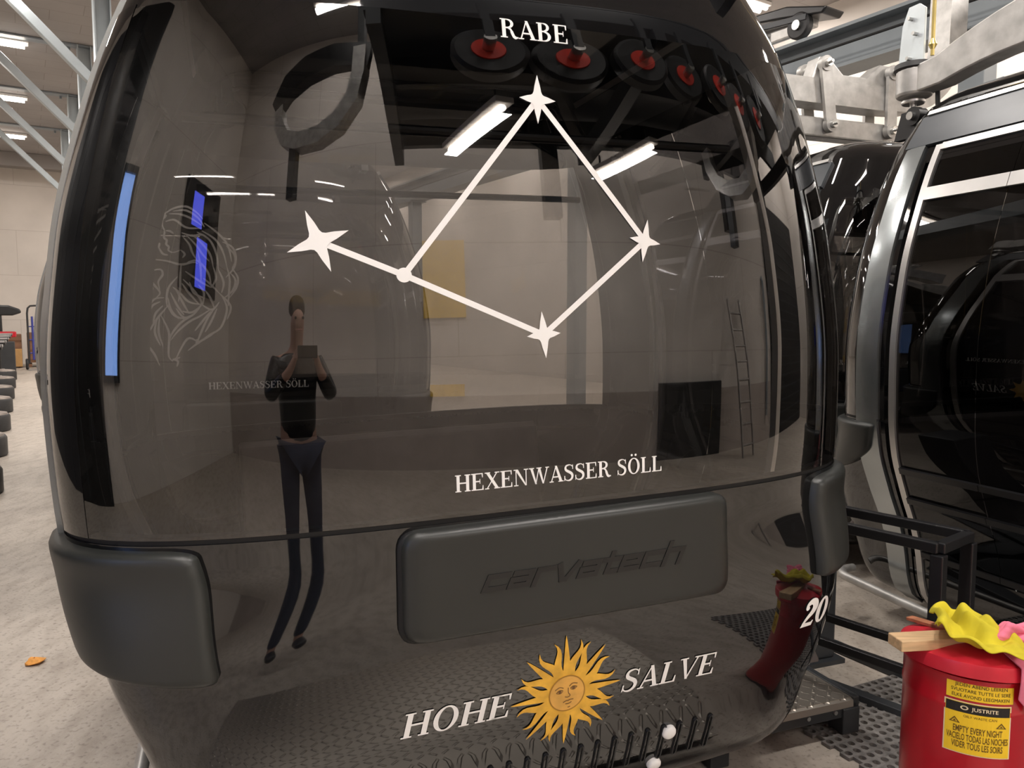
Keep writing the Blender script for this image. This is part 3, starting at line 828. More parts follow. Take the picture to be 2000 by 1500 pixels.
    # benches inside
    for s in (-1, 1):
        b = MB()
        pr = [(-.86, .44), (-.55, .42), (-.46, .44), (-.45, .48), (-.55, .50), (-.80, .51)]
        b.prism(pr, lambda y, z: Vector((-.92, y * -s, z)), lambda y, z: Vector((.92, y * -s, z)))
        so = b.build('bench_seat', M['seat'], root, bevel=.01)
        b = MB()
        pr = [(-.86, .50), (-.80, .52), (-.86, .96), (-.895, .985), (-.925, .96)]
        b.prism(pr, lambda y, z: Vector((-.70, y * -s, z)), lambda y, z: Vector((.70, y * -s, z)))
        b.build('bench_backrest', M['seat'], root, bevel=.012)
    b = MB()
    for s in (-1, 1): b.cyl((-.8, s * .55, 2.02), (.8, s * .55, 2.02), .014, 10)
    b.build('grab_rail', M['satin_black'], root, True)
    # tube under the door sides that guides the cabin
    for s in (-1, 1):
        t = MB()
        pts = [Vector((s * .92, .80, .235)), Vector((s * .96, .80, .235))] + [Vector((s * (.96 + .07 * math.sin(R(k * 15))), .73 + .07 * math.cos(R(k * 15)), .235 - .002 * k)) for k in range(1, 7)] + [Vector((s * 1.03, .4, .21)), Vector((s * 1.03, -.4, .20))] + [Vector((s * (.96 + .07 * math.cos(R(k * 15))), -.46 - .07 * math.sin(R(k * 15)), .195)) for k in range(1, 7)] + [Vector((s * .90, -.53, .20))]
        t.tube(pts, .021, 12); t.build('guide_tube', M['galv'], root, True, sharp=50)
    return root

def add_hanger(root):
    # galvanised hanger with damped suspension on the roof
    for s in (-1, 1):
        b = MB()
        pts = [(s * .67, -.80 + .1 * i, 2.67 + .10 * max(0, 1 - (abs(-.80 + .1 * i) / .62) ** 2)) for i in range(17)]
        hs = [.13 + .10 * max(0, 1 - abs(-.80 + .1 * i) / .65) for i in range(17)]
        b.sweep(pts, .11, hs)
        for v in (-.80, .80): b.lathe([(.075, -.07), (.085, -.06), (.085, .06), (.075, .07)], (s * .67, v * .97, 2.665), 20)
        b.build('hanger_side_beam', M['galv'], root, True, bevel=.012, sharp=40)
        for v in (-.78, .78):
            d = MB(); d.cyl((s * .67, v, 2.47), (s * .67, v, 2.62), .016, 10); d.lathe([(.05, 2.565), (.055, 2.57), (.055, 2.58), (.05, 2.585)], (s * .67, v, 0), 18)
            do = d.build('damper', M['alu'], root, True, sharp=40)
            e = MB(); e.cyl((s * .67 - .03, v - .025, 2.50), (s * .67 + .03, v - .025, 2.50), .045, 18)
            e.prism([(-.09, 2.40), (.09, 2.40), (.05, 2.53), (-.05, 2.53)], lambda x, z: Vector((s * .67 - .02, v + x, z)), lambda x, z: Vector((s * .67 + .02, v + x, z)))
            e.build('mount_bracket', M['satin_black'], do, True, sharp=40)
            f = MB(); f.cyl((s * .67 - .05, v - .025, 2.50), (s * .67 + .05, v - .025, 2.50), .02, 12); f.build('mount_bolt', M['bolt'], do, True)
    c = MB(); c.box((0, 0, 2.79), (1.72, .13, .13)); c.build('cross_beam', M['galv'], root, bevel=.012)
    for x in (-.45, .45):
        c = MB(); c.cyl((x, 0, 2.60), (x, 0, 2.74), .045, 16); c.build('roof_mount', M['rubber_dark'], root, True, sharp=40)
    # upper beam flowing into the tall curved arm
    pts = [(-.80, 0, 3.02), (-.52, 0, 3.02), (-.2, 0, 3.02), (.2, 0, 3.02), (.42, 0, 3.03)] + [(.42 + .48 * math.sin(R(k * 9)), 0, 3.03 + .48 * (1 - math.cos(R(k * 9)))) for k in range(1, 10)] + [(.905, 0, 4.05)]
    a = MB(); a.sweep(pts, .16, [.155] * 5 + [.18] * 10, (0, 1, 0)); a.build('hanger_arm', M['galv'], root, True, sharp=40)
    for x in (-.29, .29):
        for y in (-.10, .10):
            l = MB(); l.beam((x, y, 3.19), (x + (.06 if x < 0 else 0), y, 2.80), .025, .085, (1, 0, 0))
            l.cyl((x, y - .02, 3.19), (x, y + .02, 3.19), .05, 16)
            xb = x + (.06 if x < 0 else 0)
            l.cyl((xb, y - .02, 2.80), (xb, y + .02, 2.80), .05, 16)
            lo = l.build('suspension_link', M['galv'], root, True, sharp=40)
            b2 = MB()
            for q, zz in ((x, 3.19), (xb, 2.80)):
                b2.cyl((q, y - .045, zz), (q, y + .045, zz), .026, 12); b2.cyl((q, y - .07, zz), (q, y + .07, zz), .011, 8)
            b2.build('link_bolt', M['bolt'], lo, True, sharp=40)
    sd = MB(); sd.prism([(-.36, 3.09), (.36, 3.09), (.30, 3.25), (.22, 3.25), (.10, 3.15), (-.10, 3.15), (-.22, 3.25), (-.30, 3.25)], lambda x, z: Vector((x, -.06, z)), lambda x, z: Vector((x, .06, z)))
    sd.build('hanger_saddle', M['galv'], root, bevel=.008)

TILT = R(1.40)
C_YAW = R(20.41)
def place_cabin(root, x, y, tilt=TILT, yaw=C_YAW):
    rot = Matrix.Rotation(yaw, 4, 'Z') @ Matrix.Rotation(-tilt, 4, 'Y')
    loc = Matrix.Translation((x, y, 1.3)) @ rot @ Matrix.Translation((0, 0, -1.3))
    root.matrix_world = loc
proto = make_cabin()
add_hanger(proto)
M_DIR = Vector((-math.sin(C_YAW), math.cos(C_YAW), 0))
c1 = Vector((-.0818, 2.319, 0)) + M_DIR * SH
place_cabin(proto, c1.x, c1.y)
tag(proto, 'black glossy gondola cabin filling the foreground, marked RABE with a white constellation and number 20', 'gondola cabin', 'parked gondola cabins')
others = [((-1.58, 2.58), 0.0, 'dark gondola cabin with etched drawing, right behind the foreground cabin and seen through its glass'),
          ((-3.20, 5.14), 0.0, 'third gondola cabin of the left row, two behind the foreground cabin')]
row = []
for (dx, dy), tl, l in others:
    c = copy_tree(proto); place_cabin(c, c1.x + dx, c1.y + dy, tl); c['label'] = l; row.append(c)
r1 = copy_tree(proto); place_cabin(r1, 2.89, 3.42, 0.0); r1['label'] = 'gondola cabin at the right edge seen side on with aluminium door posts'
r2 = copy_tree(proto, None, ('hanger_side_beam', 'damper')); place_cabin(r2, 2.47, 5.50, 0.0); 
for ch in r2.children:
    if ch.name.split('.')[0] in ('hanger_arm', 'suspension_link', 'hanger_saddle', 'cross_beam', 'roof_mount'): ch.location.x -= .17
r2['label'] = 'gondola cabin in the gap between foreground cabin and the right edge cabin'
r3 = copy_tree(proto, None, ('hanger_side_beam', 'damper', 'hanger_arm')); place_cabin(r3, 2.45, 7.65, 0.0); r3['label'] = 'gondola cabin farthest back in the right row, mostly hidden behind the middle one'
# ---- marks found on the foreground cabin only
m = MB(); lay_text(m, 'RABE', -.090, .086, 2.160, .045); m.build('lettering', M['white_film'], proto)
m = MB(); lay_text(m, '20', .765, .880, .600, .072, slant=.38); m.build('number_marking', M['white_film'], proto)
S = {'top': (-.006, 2.020), 'right': (.268, 1.690), 'low': (-.016, 1.465), 'node': (-.347, 1.608), 'left': (-.529, 1.682)}
def seg_line(mb, a, b, w=.0135):
    n = 14; pts = [(a[0] + (b[0] - a[0]) * i / n, a[1] + (b[1] - a[1]) * i / n) for i in range(n + 1)]
    flat_decal(mb, strip(pts, w), .0025)
m = MB()
for a, b in (('top', 'node'), ('top', 'right'), ('right', 'low'), ('low', 'node'), ('node', 'left')): seg_line(m, S[a], S[b])
cl = m.build('constellation_line', M['white_film'], proto)
for k, r, rot, q in (('top', .058, 88, .80), ('right', .054, 80, .82), ('low', .056, 94, .78), ('left', .070, 20, 1.0)):
    m = MB(); flat_decal(m, star4(*S[k], r, rot, .24, q), .0032); m.build('constellation_star', M['white_film'], proto)
m = MB(); flat_decal(m, ring(*S['node'], .0175, .0165, .0175, .0165, n=24), .0032); m.build('constellation_dot', M['white_film'], proto)
for u, z in ((.362, .357), (.336, .250)):
    m = MB()
    c = PU(u, z, 0); n = (PU(u, z, .1) - c).normalized(); q = Vector((0, 0, 1)).rotation_difference(n).to_matrix()
    m.lathe([(.021, -.004), (.021, .008), (.018, .013), (.010, .0155), (.002, .016)], c, 24, q); m.build('bolt_cap', M['white_film'], proto, True, sharp=50)
# ---- the door side facing the right edge cabin carries the same words, mirrored back in that cabin's glass
def SD(x, z, off=.003): return P3(3.5 - x / (2 * SH), z, off)
def side_polys(mb, polys):
    for q in polys: mb.add([SD(x, z) for x, z in q], [tuple(range(len(q)))])
    return mb
def side_text(s, x0, x1, z0, h, slant=0.0):
    W, P = text_polys(s); k = (x1 - x0) / W
    m = MB(); side_polys(m, [[(x0 + x * k + slant * y * h, z0 + y * h) for x, y in q] for q in P]); m.build('door_lettering', M['white_film'], proto)
side_text('HEXENWASSER SÖLL', -.02, .33, 1.26, .030)
side_text('HOHE', -.24, -.06, 1.05, .045, .22); side_text('SALVE', .10, .29, 1.05, .045, .22)
m = MB(); side_polys(m, star4(.015, 1.075, .075, 0, .3) + star4(.015, 1.075, .075, 45, .3) + ring(.015, 1.075, .045, .045, .045, .045, n=20)); m.build('door_emblem', M['sun'], proto)
m = MB()
for st in WITCH:
    pts = spline([(-.36 + (x - 160) / 755 * .32, 1.78 - (y - 110) / 1210 * .46) for x, y in st], 4)
    side_polys(m, strip(pts, .005))
m.build('door_drawing', M['pale_film'], proto)
# ---- etched drawing on the cabin behind
def add_witch(root, u0, u1, z0, z1):
    m = MB()
    for st in WITCH:
        pts = spline([(u0 + (x - 160) / 755 * (u1 - u0), z1 - (y - 110) / 1210 * (z1 - z0)) for x, y in st], 5)
        n = len(pts)
        flat_decal(m, strip(pts, [.004 + .008 * math.sin(math.pi * i / (n - 1)) for i in range(n)]), .0022)
    m.build('etched_drawing', M['pale_film'], root)
add_witch(row[0], -.575, -.075, 1.24, 2.13)
#CABIN_END
# ------------------------------------------------------------------ right side: rail, grip
mb = MB()
p0, p1 = ab(0.4, 6.5, 3.97), ab(16, 6.5, 3.97)
mb.beam(p0 + Vector((0, 0, .17)), p1 + Vector((0, 0, .17)), .30, .03)
mb.beam(p0, p1, .03, .34)
mb.beam(p0 - Vector((0, 0, .17)), p1 - Vector((0, 0, .17)), .30, .03)
rb = empty('conveyor_rail', ab(6, 6.5, 3.97), 0)
tag(rb, 'blue grey steel beam rail crossing the top right corner', 'rail')
o = mb.build('rail_beam', M['steel_blue'], None); o.parent = rb; o.matrix_parent_inverse = Matrix.Translation(-Vector(rb.location))
mb = MB(); q0 = ab(0.4, 6.5 - .05, 3.97); q1 = ab(16, 6.45, 3.97)
mb.tube([q0 - BX * .12, q1 - BX * .12], .012, 8)
o = mb.build('signal_cable', M['cable'], None); o.parent = rb; o.matrix_parent_inverse = Matrix.Translation(-Vector(rb.location))
for a in (3.35, 8.6, 13.8):
    mb = MB(); c = ab(a, 6.5, 0)
    mb.beam(c, c + Vector((0, 0, 3.78)), .20, .20, AX)
    mb.box(c + Vector((0, 0, .01)), (.36, .36, .02), HALL.to_3x3()); mb.box(c + Vector((0, 0, 3.77)), (.34, .34, .02), HALL.to_3x3())
    tag(mb.build('rail_post', M['steel_blue'], None, bevel=.01), {3.35: 'blue grey post under the beam rail behind the right edge cabin', 8.6: 'blue grey rail post standing behind the middle cabin', 13.8: 'farthest blue grey rail post near the right wall'}[a], 'post', 'posts under the beam rail')
gr = empty('cable_grip', ab(5.2, 6.5, 4.16), YAW + R(90))
tag(gr, 'dark cable grip with rollers sitting on the beam rail', 'cable grip')
m = MB(); m.prism([(-.55, .22), (-.1, .36), (.35, .40), (.38, .33), (-.05, .26), (-.5, .17)], lambda x, z: Vector((x, -.14, z)), lambda x, z: Vector((x, .14, z))); m.build('grip_hood', M['satin_black'], gr, bevel=.015)
m = MB(); m.box((0, 0, .20), (.62, .18, .12)); m.box((-.1, .10, .12), (.4, .06, .12)); m.build('grip_body', M['galv'], gr, bevel=.02)
m = MB(); m.beam((-.35, .16, .18), (.75, .16, .30), .03, .05); m.build('grip_lever', M['steel_dark'], gr)
for x in (-.25, .30):
    m = MB(); m.lathe([(.03, -.045), (.11, -.045), (.125, -.03), (.125, .03), (.11, .045), (.03, .045)], (x, .12, .13), 24, Matrix.Rotation(R(90), 3, 'X')); ro = m.build('grip_roller', M['rubber_dark'], gr, True, sharp=40)
    m = MB(); m.cyl((x, .06, .13), (x, .19, .13), .045, 16); m.build('roller_hub', M['bolt'], ro, True, sharp=40)
m = MB(); m.prism([(.42, .02), (.62, .02), (.70, .14), (.68, .26), (.55, .30), (.44, .16)], lambda x, z: Vector((x, -.05, z)), lambda x, z: Vector((x, .05, z))); m.build('grip_jaw', M['alu'], gr, bevel=.02)

# bracket, plate and rod over the near corner of the right edge cabin (part of its suspension)
lc = Vector((-.67, .78, 2.73))
m = MB(); m.prism([(-.075, 0), (.075, 0), (.055, .22), (.02, .30), (-.04, .30), (-.075, .27)], lambda x, z: lc + Vector((-.03 , x, z)), lambda x, z: lc + Vector((-.018, x, z)))
bp = m.build('sensor_plate', M['plate_zinc'], r1)
m = MB()
for x, z in ((.0, .24), (-.03, .16), (.0, .05)): m.cyl(lc + Vector((-.055, x, z)), lc + Vector((-.028, x, z)), .010, 6)
m.build('plate_bolt', M['bolt'], bp)
m = MB(); m.lathe([(.085, -.01), (.095, .0), (.09, .025), (.05, .035)], lc + Vector((0, 0, -.0)), 20); m.build('damper_cap', M['rubber_dark'], r1, True, sharp=40)
m = MB(); m.tube([lc + Vector((.0, -.10, .04)), lc + Vector((.0, -.10, 1.1))], .009, 8); m.lathe([(.004, 0), (.02, .03), (.004, .07)], lc + Vector((0, -.10, .06)), 12); m.build('pull_rod', M['brass'], r1, True, sharp=40)
m = MB(); m.tube([lc + Vector((.0, -.14, -.14)), lc + Vector((0, -.145, -.22)), lc + Vector((0, -.15, -.33))], .011, 8); m.build('roof_cable', M['cable'], r1, True)

# ------------------------------------------------------------------ floor things at the right
# black trestle frame
tr = empty('trestle', (1.36, 2.74, 0), 0)
tag(tr, 'black square tube trestle behind the red waste can', 'trestle')
dl = Vector((-.618, .786, 0)); dw = Vector((.786, .618, 0)) * .235
k0 = Vector((1.405, 2.475, .752)) - Vector((1.36, 2.74, 0))
L = .92
cn = [k0, k0 + dw, k0 + dw + dl * L, k0 + dl * L]
m = MB()
for a, b in ((0, 1), (1, 2), (2, 3), (3, 0)): m.beam(cn[a], cn[b], .035, .035)
m.build('top_frame', M['satin_black'], tr, bevel=.004)
for i, c in enumerate(cn):
    m = MB(); m.beam(Vector((c.x, c.y, .73)), Vector((c.x, c.y, .015 if i < 2 else 0)), .042, .042, dl); m.build('leg', M['satin_black'], tr, bevel=.004)
m = MB(); m.beam(cn[0] + Vector((0, 0, -.45)), cn[3] + Vector((0, 0, -.45)), .03, .03); m.beam(cn[1] + Vector((0, 0, -.45)), cn[2] + Vector((0, 0, -.45)), .03, .03); m.build('stretcher', M['satin_black'], tr, bevel=.004)

# chequer plate step under the foreground cabin
C1R = Matrix.Rotation(C_YAW, 4, 'Z')
def loc1(u, v, z=0.0): return Vector((c1.x, c1.y, 0)) + (C1R @ Vector((u, v, 0))) + Vector((0, 0, z))
st = empty('chequer_plate_step', loc1(1.05, -.36), C_YAW)
tag(st, 'low aluminium chequer plate step jutting out under the right of the foreground cabin', 'step')
m = MB(); m.box((0, -.01, .137), (.60, .40, .010)); m.prism([(-.205, .142), (-.222, .136), (-.224, .112), (-.214, .112), (-.212, .130)], lambda y, z: Vector((-.3, y, z)), lambda y, z: Vector((.3, y, z))); m.build('tread', M['tread'], st)
m = MB(); m.beam((-.3, -.205, .10), (.318, -.205, .10), .03, .05); m.beam((.315, -.22, .11), (.315, .19, .11), .03, .07); m.beam((-.3, .18, .10), (.3, .18, .10), .03, .05); m.build('step_frame', M['steel_dark'], st, bevel=.004)
for x, y in ((.29, -.19), (-.27, -.19), (.29, .17), (-.27, .17)):
    m = MB(); m.beam((x, y, .015 if x > 0 else 0), (x, y, .11), .075, .075, (0, 1, 0)); m.build('leg', M['steel_dark'], st, bevel=.004)
for x in (-.2, -.05, .1, .22):
    m = MB(); m.cyl((x, -.220, .102), (x, -.226, .102), .008, 8); m.build('rivet', M['bolt'], st)

# dark steel box post behind the cabin's lower right corner
pb = empty('steel_post', (1.275, 3.33, 0), C_YAW)
tag(pb, 'dark slate steel box post standing behind the foreground cabin number 20', 'post')
m = MB(); m.box((0, 0, .44), (.24, .20, .84)); m.build('post_shaft', M['steel_dark'], pb, bevel=.01)
m = MB(); m.box((0, 0, .01), (.30, .26, .02)); m.build('base_plate', M['steel_dark'], pb)

# floor rails
def frail(name, a, b, label):
    a, b = Vector((*a, .02)), Vector((*b, .02))
    m = MB(); m.beam(a, b, .05, .035); m.beam(a + Vector((.028, .01, -.014)), b + Vector((.028, .01, -.014)), .05, .008)
    return tag(m.build(name, M['steel_dark'], None, bevel=.003), label, 'floor rail', 'floor rails')
frail('floor_rail', (1.30, 3.70), (2.02, 2.44), 'black floor rail passing behind the red can, farther of two')
frail('floor_rail', (1.285, 3.02), (1.92, 2.27), 'black floor rail running from the step to the red can, nearer of two')

# perforated ring mat
def make_mat():
    C = .040; nx, ny = 30, 44; t = .014; vs = []; fs = []
    org = Vector((1.02, 2.82, 0)); ex = Vector((.90, .435, 0)).normalized(); ey = Vector((.43, -.90, 0)).normalized()
    m = MB(); N = 12
    def cell(cx, cy):
        sq = []; ci = []
        for k in range(N):
            a = 2 * math.pi * k / N + math.pi / N
            c, s = math.cos(a), math.sin(a); q = 1 / max(abs(c), abs(s)) * .5
            sq.append((cx + c * q, cy + s * q)); ci.append((cx + c * .33, cy + s * .33))
        def W(p, z): return org + ex * (p[0] * C) + ey * (p[1] * C) + Vector((0, 0, z))
        vs = [W(p, t - .002) for p in sq] + [W(p, t) for p in ci] + [W(p, 0.001) for p in ci] + [W(p, 0.001) for p in sq]
        f = []
        for k in range(N):
            j = (k + 1) % N
            f += [(k, j, N + j, N + k), (N + k, N + j, 2 * N + j, 2 * N + k), (3 * N + k, 3 * N + j, j, k)]
        m.add(vs, f)
    for j in range(ny):
        for i in range(nx):
            x, y = i + (.5 if j % 2 else 0), j
            p = org + ex * (x * C) + ey * (y * C)
            if j < 0: continue
            cell(x, y)
    o = m.build('ring_mat', M['mat_rubber'])
    return tag(o, 'black perforated rubber ring mat on the floor beside the red can', 'floor mat')
M['mat_rubber'] = pmat('worn_mat_rubber', (0.16, 0.15, 0.14), 0.45, var=0.3, scale=40, bump=0.05)
make_mat()

# ------------------------------------------------------------------ red oily waste can and what lies on it
CAN = Vector((1.27, 2.065, .015)); CR = .165; CH = .575
can = empty('waste_can', CAN, 0)
tag(can, 'round red oily waste can with yellow warning labels', 'waste can')
m = MB(); m.lathe([(CR * .96, .0), (CR, .012), (CR, .03), (CR * .985, .04), (CR * .985, .46), (CR * .995, .465), (CR * .995, .475), (CR * .985, .48), (CR * .985, .54), (CR * 1.01, .548), (CR * 1.01, .556)], (0, 0, 0), 72); m.build('can_body', M['red'], can, True, sharp=35)
lid_axis = Vector((.86, -.51, 0)); lid_rot = Matrix.Rotation(R(-3.5), 3, lid_axis)
m = MB(); m.lathe([(CR * 1.02, -.022), (CR * 1.055, -.022), (CR * 1.055, .006), (CR * 1.04, .014), (CR * .95, .020), (CR * .6, .036), (CR * .2, .044), (.004, .045)], (0, 0, 0), 72, lid_rot); m.v = [(x, y, z + .575) for x, y, z in m.v]; m.build('can_lid', M['red_lid'], can, True, sharp=35)
a_view = math.atan2(-CAN.y, -CAN.x) + R(11)
def CY(x, z, off=.0012):
    z = .499 + (z - .487) * .725 if z > .480 else .352 + (z - .296) * .783
    a = a_view + x * 1.24 / CR; r = CR * .985 + off
    return Vector((r * math.cos(a), r * math.sin(a), z))
def cyl_rect(mb, x0, x1, z0, z1, off, n=14):
    vs = [CY(x0 + (x1 - x0) * i / n, z, off) for z in (z0, z1) for i in range(n + 1)]
    return mb.add(vs, [(i, i + 1, n + 2 + i, n + 1 + i) for i in range(n)])
def cyl_text(parent, s, xc, z, h, width, mat, off, name='label_text', bold=0.0):
    cu = bpy.data.curves.new('t', 'FONT'); cu.body = s; cu.size = 1.0; cu.align_x = 'CENTER'; cu.offset = bold
    cu.resolution_u = 3
    to = bpy.data.objects.new('t', cu); COL.objects.link(to)
    dg = bpy.context.evaluated_depsgraph_get(); dg.update()
    me = bpy.data.meshes.new_from_object(to.evaluated_get(dg))
    bpy.data.objects.remove(to); bpy.data.curves.remove(cu)
    xs = [v.co.x for v in me.vertices]; ys = [v.co.y for v in me.vertices]
    sx = width / (max(xs) - min(xs)); x0 = (max(xs) + min(xs)) / 2; sy = h / .72
    for v in me.vertices: v.co = CY(xc + (v.co.x - x0) * sx, z + v.co.y * sy, off)
    me.materials.append(mat); me.name = name
    o = bpy.data.objects.new(name, me); COL.objects.link(o); o.parent = parent
    return o
lab = MB(); cyl_rect(lab, -.065, .063, .487, .556, .0015); lo = lab.build('label', M['yellow'], can)
for s, z, w in (('JEDEN ABEND LEEREN', .535, .098), ('SVUOTARE TUTTE LE SERE', .515, .112), ('ELKE AVOND LEEGMAKEN', .495, .108)):
    cyl_text(lo, s, 0, z, .0125, w, M['label_black'], .0022)
DZ = .026
lab = MB(); cyl_rect(lab, -.068, .060, .270 + DZ, .450 + DZ, .0012); lc_ = lab.build('label_border', M['label_cream'], can)
lab = MB(); cyl_rect(lab, -.0655, .0575, .273 + DZ, .447 + DZ, .0017); lo = lab.build('label', M['yellow'], can)
lab = MB(); cyl_rect(lab, -.0645, .0565, .413 + DZ, .4455 + DZ, .0021); lab.build('label_band', M['label_black'], lo)
cyl_text(lo, 'JUSTRITE', .008, .424 + DZ, .0125, .050, M['label_cream'], .0026, bold=.015)
em = MB(); 
for q in ring(-.030, .430, .0075, .0075, .003, .003, n=16): em.add([CY(x, z + DZ, .0026) for x, z in q], [(0, 1, 2, 3)])
em.build('label_symbol', M['label_cream'], lo)
cyl_text(lo, 'OILY WASTE CAN', 0, .398 + DZ, .0085, .062, M['label_brown'], .0024)
for x in (-.047, .040):
    t = MB()
    P = [(x - .0105, .374 + DZ), (x + .0105, .374 + DZ), (x, .394 + DZ)]; Q = [(x - .0065, .3765 + DZ), (x + .0065, .3765 + DZ), (x, .3885 + DZ)]
    for i in range(3):
        j = (i + 1) % 3; t.add([CY(*P[i], .0024), CY(*P[j], .0024), CY(*Q[j], .0024), CY(*Q[i], .0024)], [(0, 1, 2, 3)])
    t.add([CY(x - .0028, .378 + DZ, .0024), CY(x + .0028, .378 + DZ, .0024), CY(x, .385 + DZ, .0024)], [(0, 1, 2)])
    t.build('label_symbol', M['label_brown'], lo)
for s, z, h, w in (('EMPTY EVERY NIGHT', .345, .0225, .092), ('VACIELO TODAS LAS NOCHES', .318, .0225, .116), ('VIDER TOUS LES SOIRS', .291, .0225, .096)):
    cyl_text(lo, s, -.003, z + DZ, h, w, M['label_brown'], .0024, bold=.012)

ZL = .628
m = MB(); d = Vector((.97, .12, 0)).normalized(); a = Vector((1.035, 2.015, ZL + .003))
m.beam(a, a + d * .30, .062, .030); o = m.build('wood_block', M['wood'], bevel=.003); tag(o, 'pale sawn wood block overhanging the edge of the red can', 'wood block')
m = MB(); a = Vector((1.178, 2.215, ZL - .008)); m.beam(a, Vector((1.228, 2.10, ZL + .004)), .028, .010); o = m.build('wood_strip', M['wood_red'], bevel=.002); tag(o, 'thin reddish wood strip lying across the red can lid behind the block', 'wood strip')
def cloth(name, c, fn, nx, ny, mat, thick=.004):
    vs = []; fs = []
    for j in range(ny + 1):
        for i in range(nx + 1): vs.append(Vector(c) + fn(i / nx, j / ny))
    n = nx + 1
    fs = [(j * n + i, j * n + i + 1, j * n + n + i + 1, j * n + n + i) for j in range(ny) for i in range(nx)]
    m = MB(); m.add(vs, fs); o = m.build(name, mat, None, True, sharp=0)
    s = o.modifiers.new('solid', 'SOLIDIFY'); s.thickness = thick; s.offset = 1
    sub = o.modifiers.new('sub', 'SUBSURF'); sub.levels = 1; sub.render_levels = 1
    return o
VX = Vector((.85, -.53, 0)); VY = Vector((.53, .85, 0))     # across and away, seen over the can
def sst(a, b, x):
    t = max(0, min(1, (x - a) / (b - a))); return t * t * (3 - 2 * t)
def ycloth(u, v):
    # bunched rag: a standing fold in the middle, a hollow on the left, a spread corner to the right
    x = (u - .5) * .20; y = (v - .56) * .185
    ang = math.atan2(v - .62, u - .55); r = math.hypot(u - .55, v - .62)
    ridge = sst(.26, .40, u) * (1 - sst(.66, .86, u)) * sst(.30, .62, v) * (1 - .5 * sst(.8, 1, v))
    z = .008 + .058 * ridge
    z += .024 * abs(math.sin(ang * 1.9 + .9)) * min(1, r * 2.6) * (1 - .5 * r)
    z += .026 * math.exp(-((u - .88) ** 2 / .010 + (v - .58) ** 2 / .06))
    z += .030 * (math.exp(-((u - .06) ** 2) / .006) + .8 * math.exp(-((v - .03) ** 2) / .005)) * (1 - sst(.45, .7, u))
    z += .020 * (1 - sst(.22, .5, u))
    z -= .012 * math.exp(-((u - .22) ** 2 + (v - .40) ** 2) / .02)
    z += .003 * math.sin(u * 19 + v * 9) + .002 * math.sin(v * 23 - u * 13)
    y *= 1 + .25 * math.sin(u * 6.2 + .6); x += .012 * math.sin(v * 6) + .005 * math.sin(v * 13 + 1)
    y -= .045 * math.exp(-((u - .62) ** 2) / .03) * (1 - v)
    return VX * x + VY * y + Vector((0, 0, max(.004, z)))
o = cloth('cloth', (1.258, 2.015, ZL), ycloth, 60, 48, M['cloth_yellow']); tag(o, 'crumpled yellow cleaning cloth on the red can lid', 'cloth')
def pcloth(u, v):
    # thick twisted roll lying along the lid and hanging over its front edge
    a = u * 2 * math.pi; t = v
    c = VX * (-.075 + .20 * t) + VY * (-.055 + .13 * t + .03 * math.sin(t * 5))
    r = .030 + .014 * math.sin(t * 11 + 1) + .010 * math.sin(3 * a + t * 9) + .006 * math.sin(5 * a - t * 14)
    r -= .010 * (1 - abs(math.sin(a * 2.5 + t * 7 + .6 * math.sin(t * 13)))) ** 3 + .007 * (1 - abs(math.sin(a * 3.5 - t * 11))) ** 3
    r *= min(1, .30 + 5 * t) * min(1, .3 + 5 * (1 - t))
    return c + (VY * math.cos(a) * 1.3 + Vector((0, 0, 1)) * math.sin(a) * .85) * r + Vector((0, 0, .034))
o = cloth('cloth', (1.375, 1.985, ZL), pcloth, 64, 56, M['cloth_pink']); tag(o, 'pink cleaning cloth bunched on the red can at the right edge', 'cloth')
def pflap(u, v):
    ang = a_view + R(39) + (u - .5) * .42; rr = CR * 1.062 + .004 + .003 * math.sin(u * 9) + .007 * math.sin(v * 3.1)
    if v < .35:
        k = v / .35; rr2 = rr - (1 - k) * .06
        return Vector((rr2 * math.cos(ang), rr2 * math.sin(ang), .012 * (1 - k) - .004 * k))
    k = (v - .35) / .65
    return Vector((rr * math.cos(ang), rr * math.sin(ang), -.004 - k * (.085 + .05 * (1 - abs(u - .6) * 1.6))))
fl = cloth('cloth_corner', (CAN.x, CAN.y, ZL - .004), pflap, 16, 20, M['cloth_pink'])
fl.parent = o

# ------------------------------------------------------------------ far left: row of stands, crates, cart
def make_stand():
    root = empty('floor_stand')
    m = MB(); m.lathe([(.30, 0), (.315, .015), (.315, .20), (.30, .225), (.285, .225)], (0, 0, 0), 36); m.build('base_tub', M['rubber_dark'], root, True, sharp=40)
    m = MB(); m.lathe([(.290, .215), (.28, .245), (.18, .265), (.08, .27), (.06, .285), (.002, .285)], (0, 0, 0), 36); m.build('tub_filling', M['concrete_tub'], root, True, sharp=40)
    m = MB(); m.cyl((-.12, 0, .2), (-.12, 0, 1.10), .03, 12); m.build('stand_post', M['alu'], root, True)
    m = MB(); m.cyl((-.02, -.03, .2), (-.02, -.03, 1.10), .026, 12); m.build('stand_post', M['satin_black'], root, True)
    m = MB(); m.box((-.14, 0, 1.13), (.80, .26, .075)); m.build('top_tray', M['satin_black'], root, bevel=.012)
    m = MB(); m.box((-.14, -.135, 1.15), (.78, .012, .03)); m.box((.265, 0, 1.15), (.012, .24, .03)); m.build('tray_edge', M['alu'], root)
    return root
sp = None
pos = [5.7, 8.0, 10.2, 12.5, 15.0, 17.5, 20.2, 23.0]
for i, a in enumerate(pos):
    s = make_stand() if sp is None else copy_tree(sp)
    if sp is None: sp = s
    s.location = ab(a, -.53, 0); s.rotation_euler = (0, 0, YAW)
    tag(s, 'black tub based floor stand at the left edge, %s from the viewer' % ('nearest', 'second', 'third', 'fourth', 'fifth', 'sixth', 'seventh', 'eighth and farthest')[i], 'floor stand', 'floor stands along the left edge')
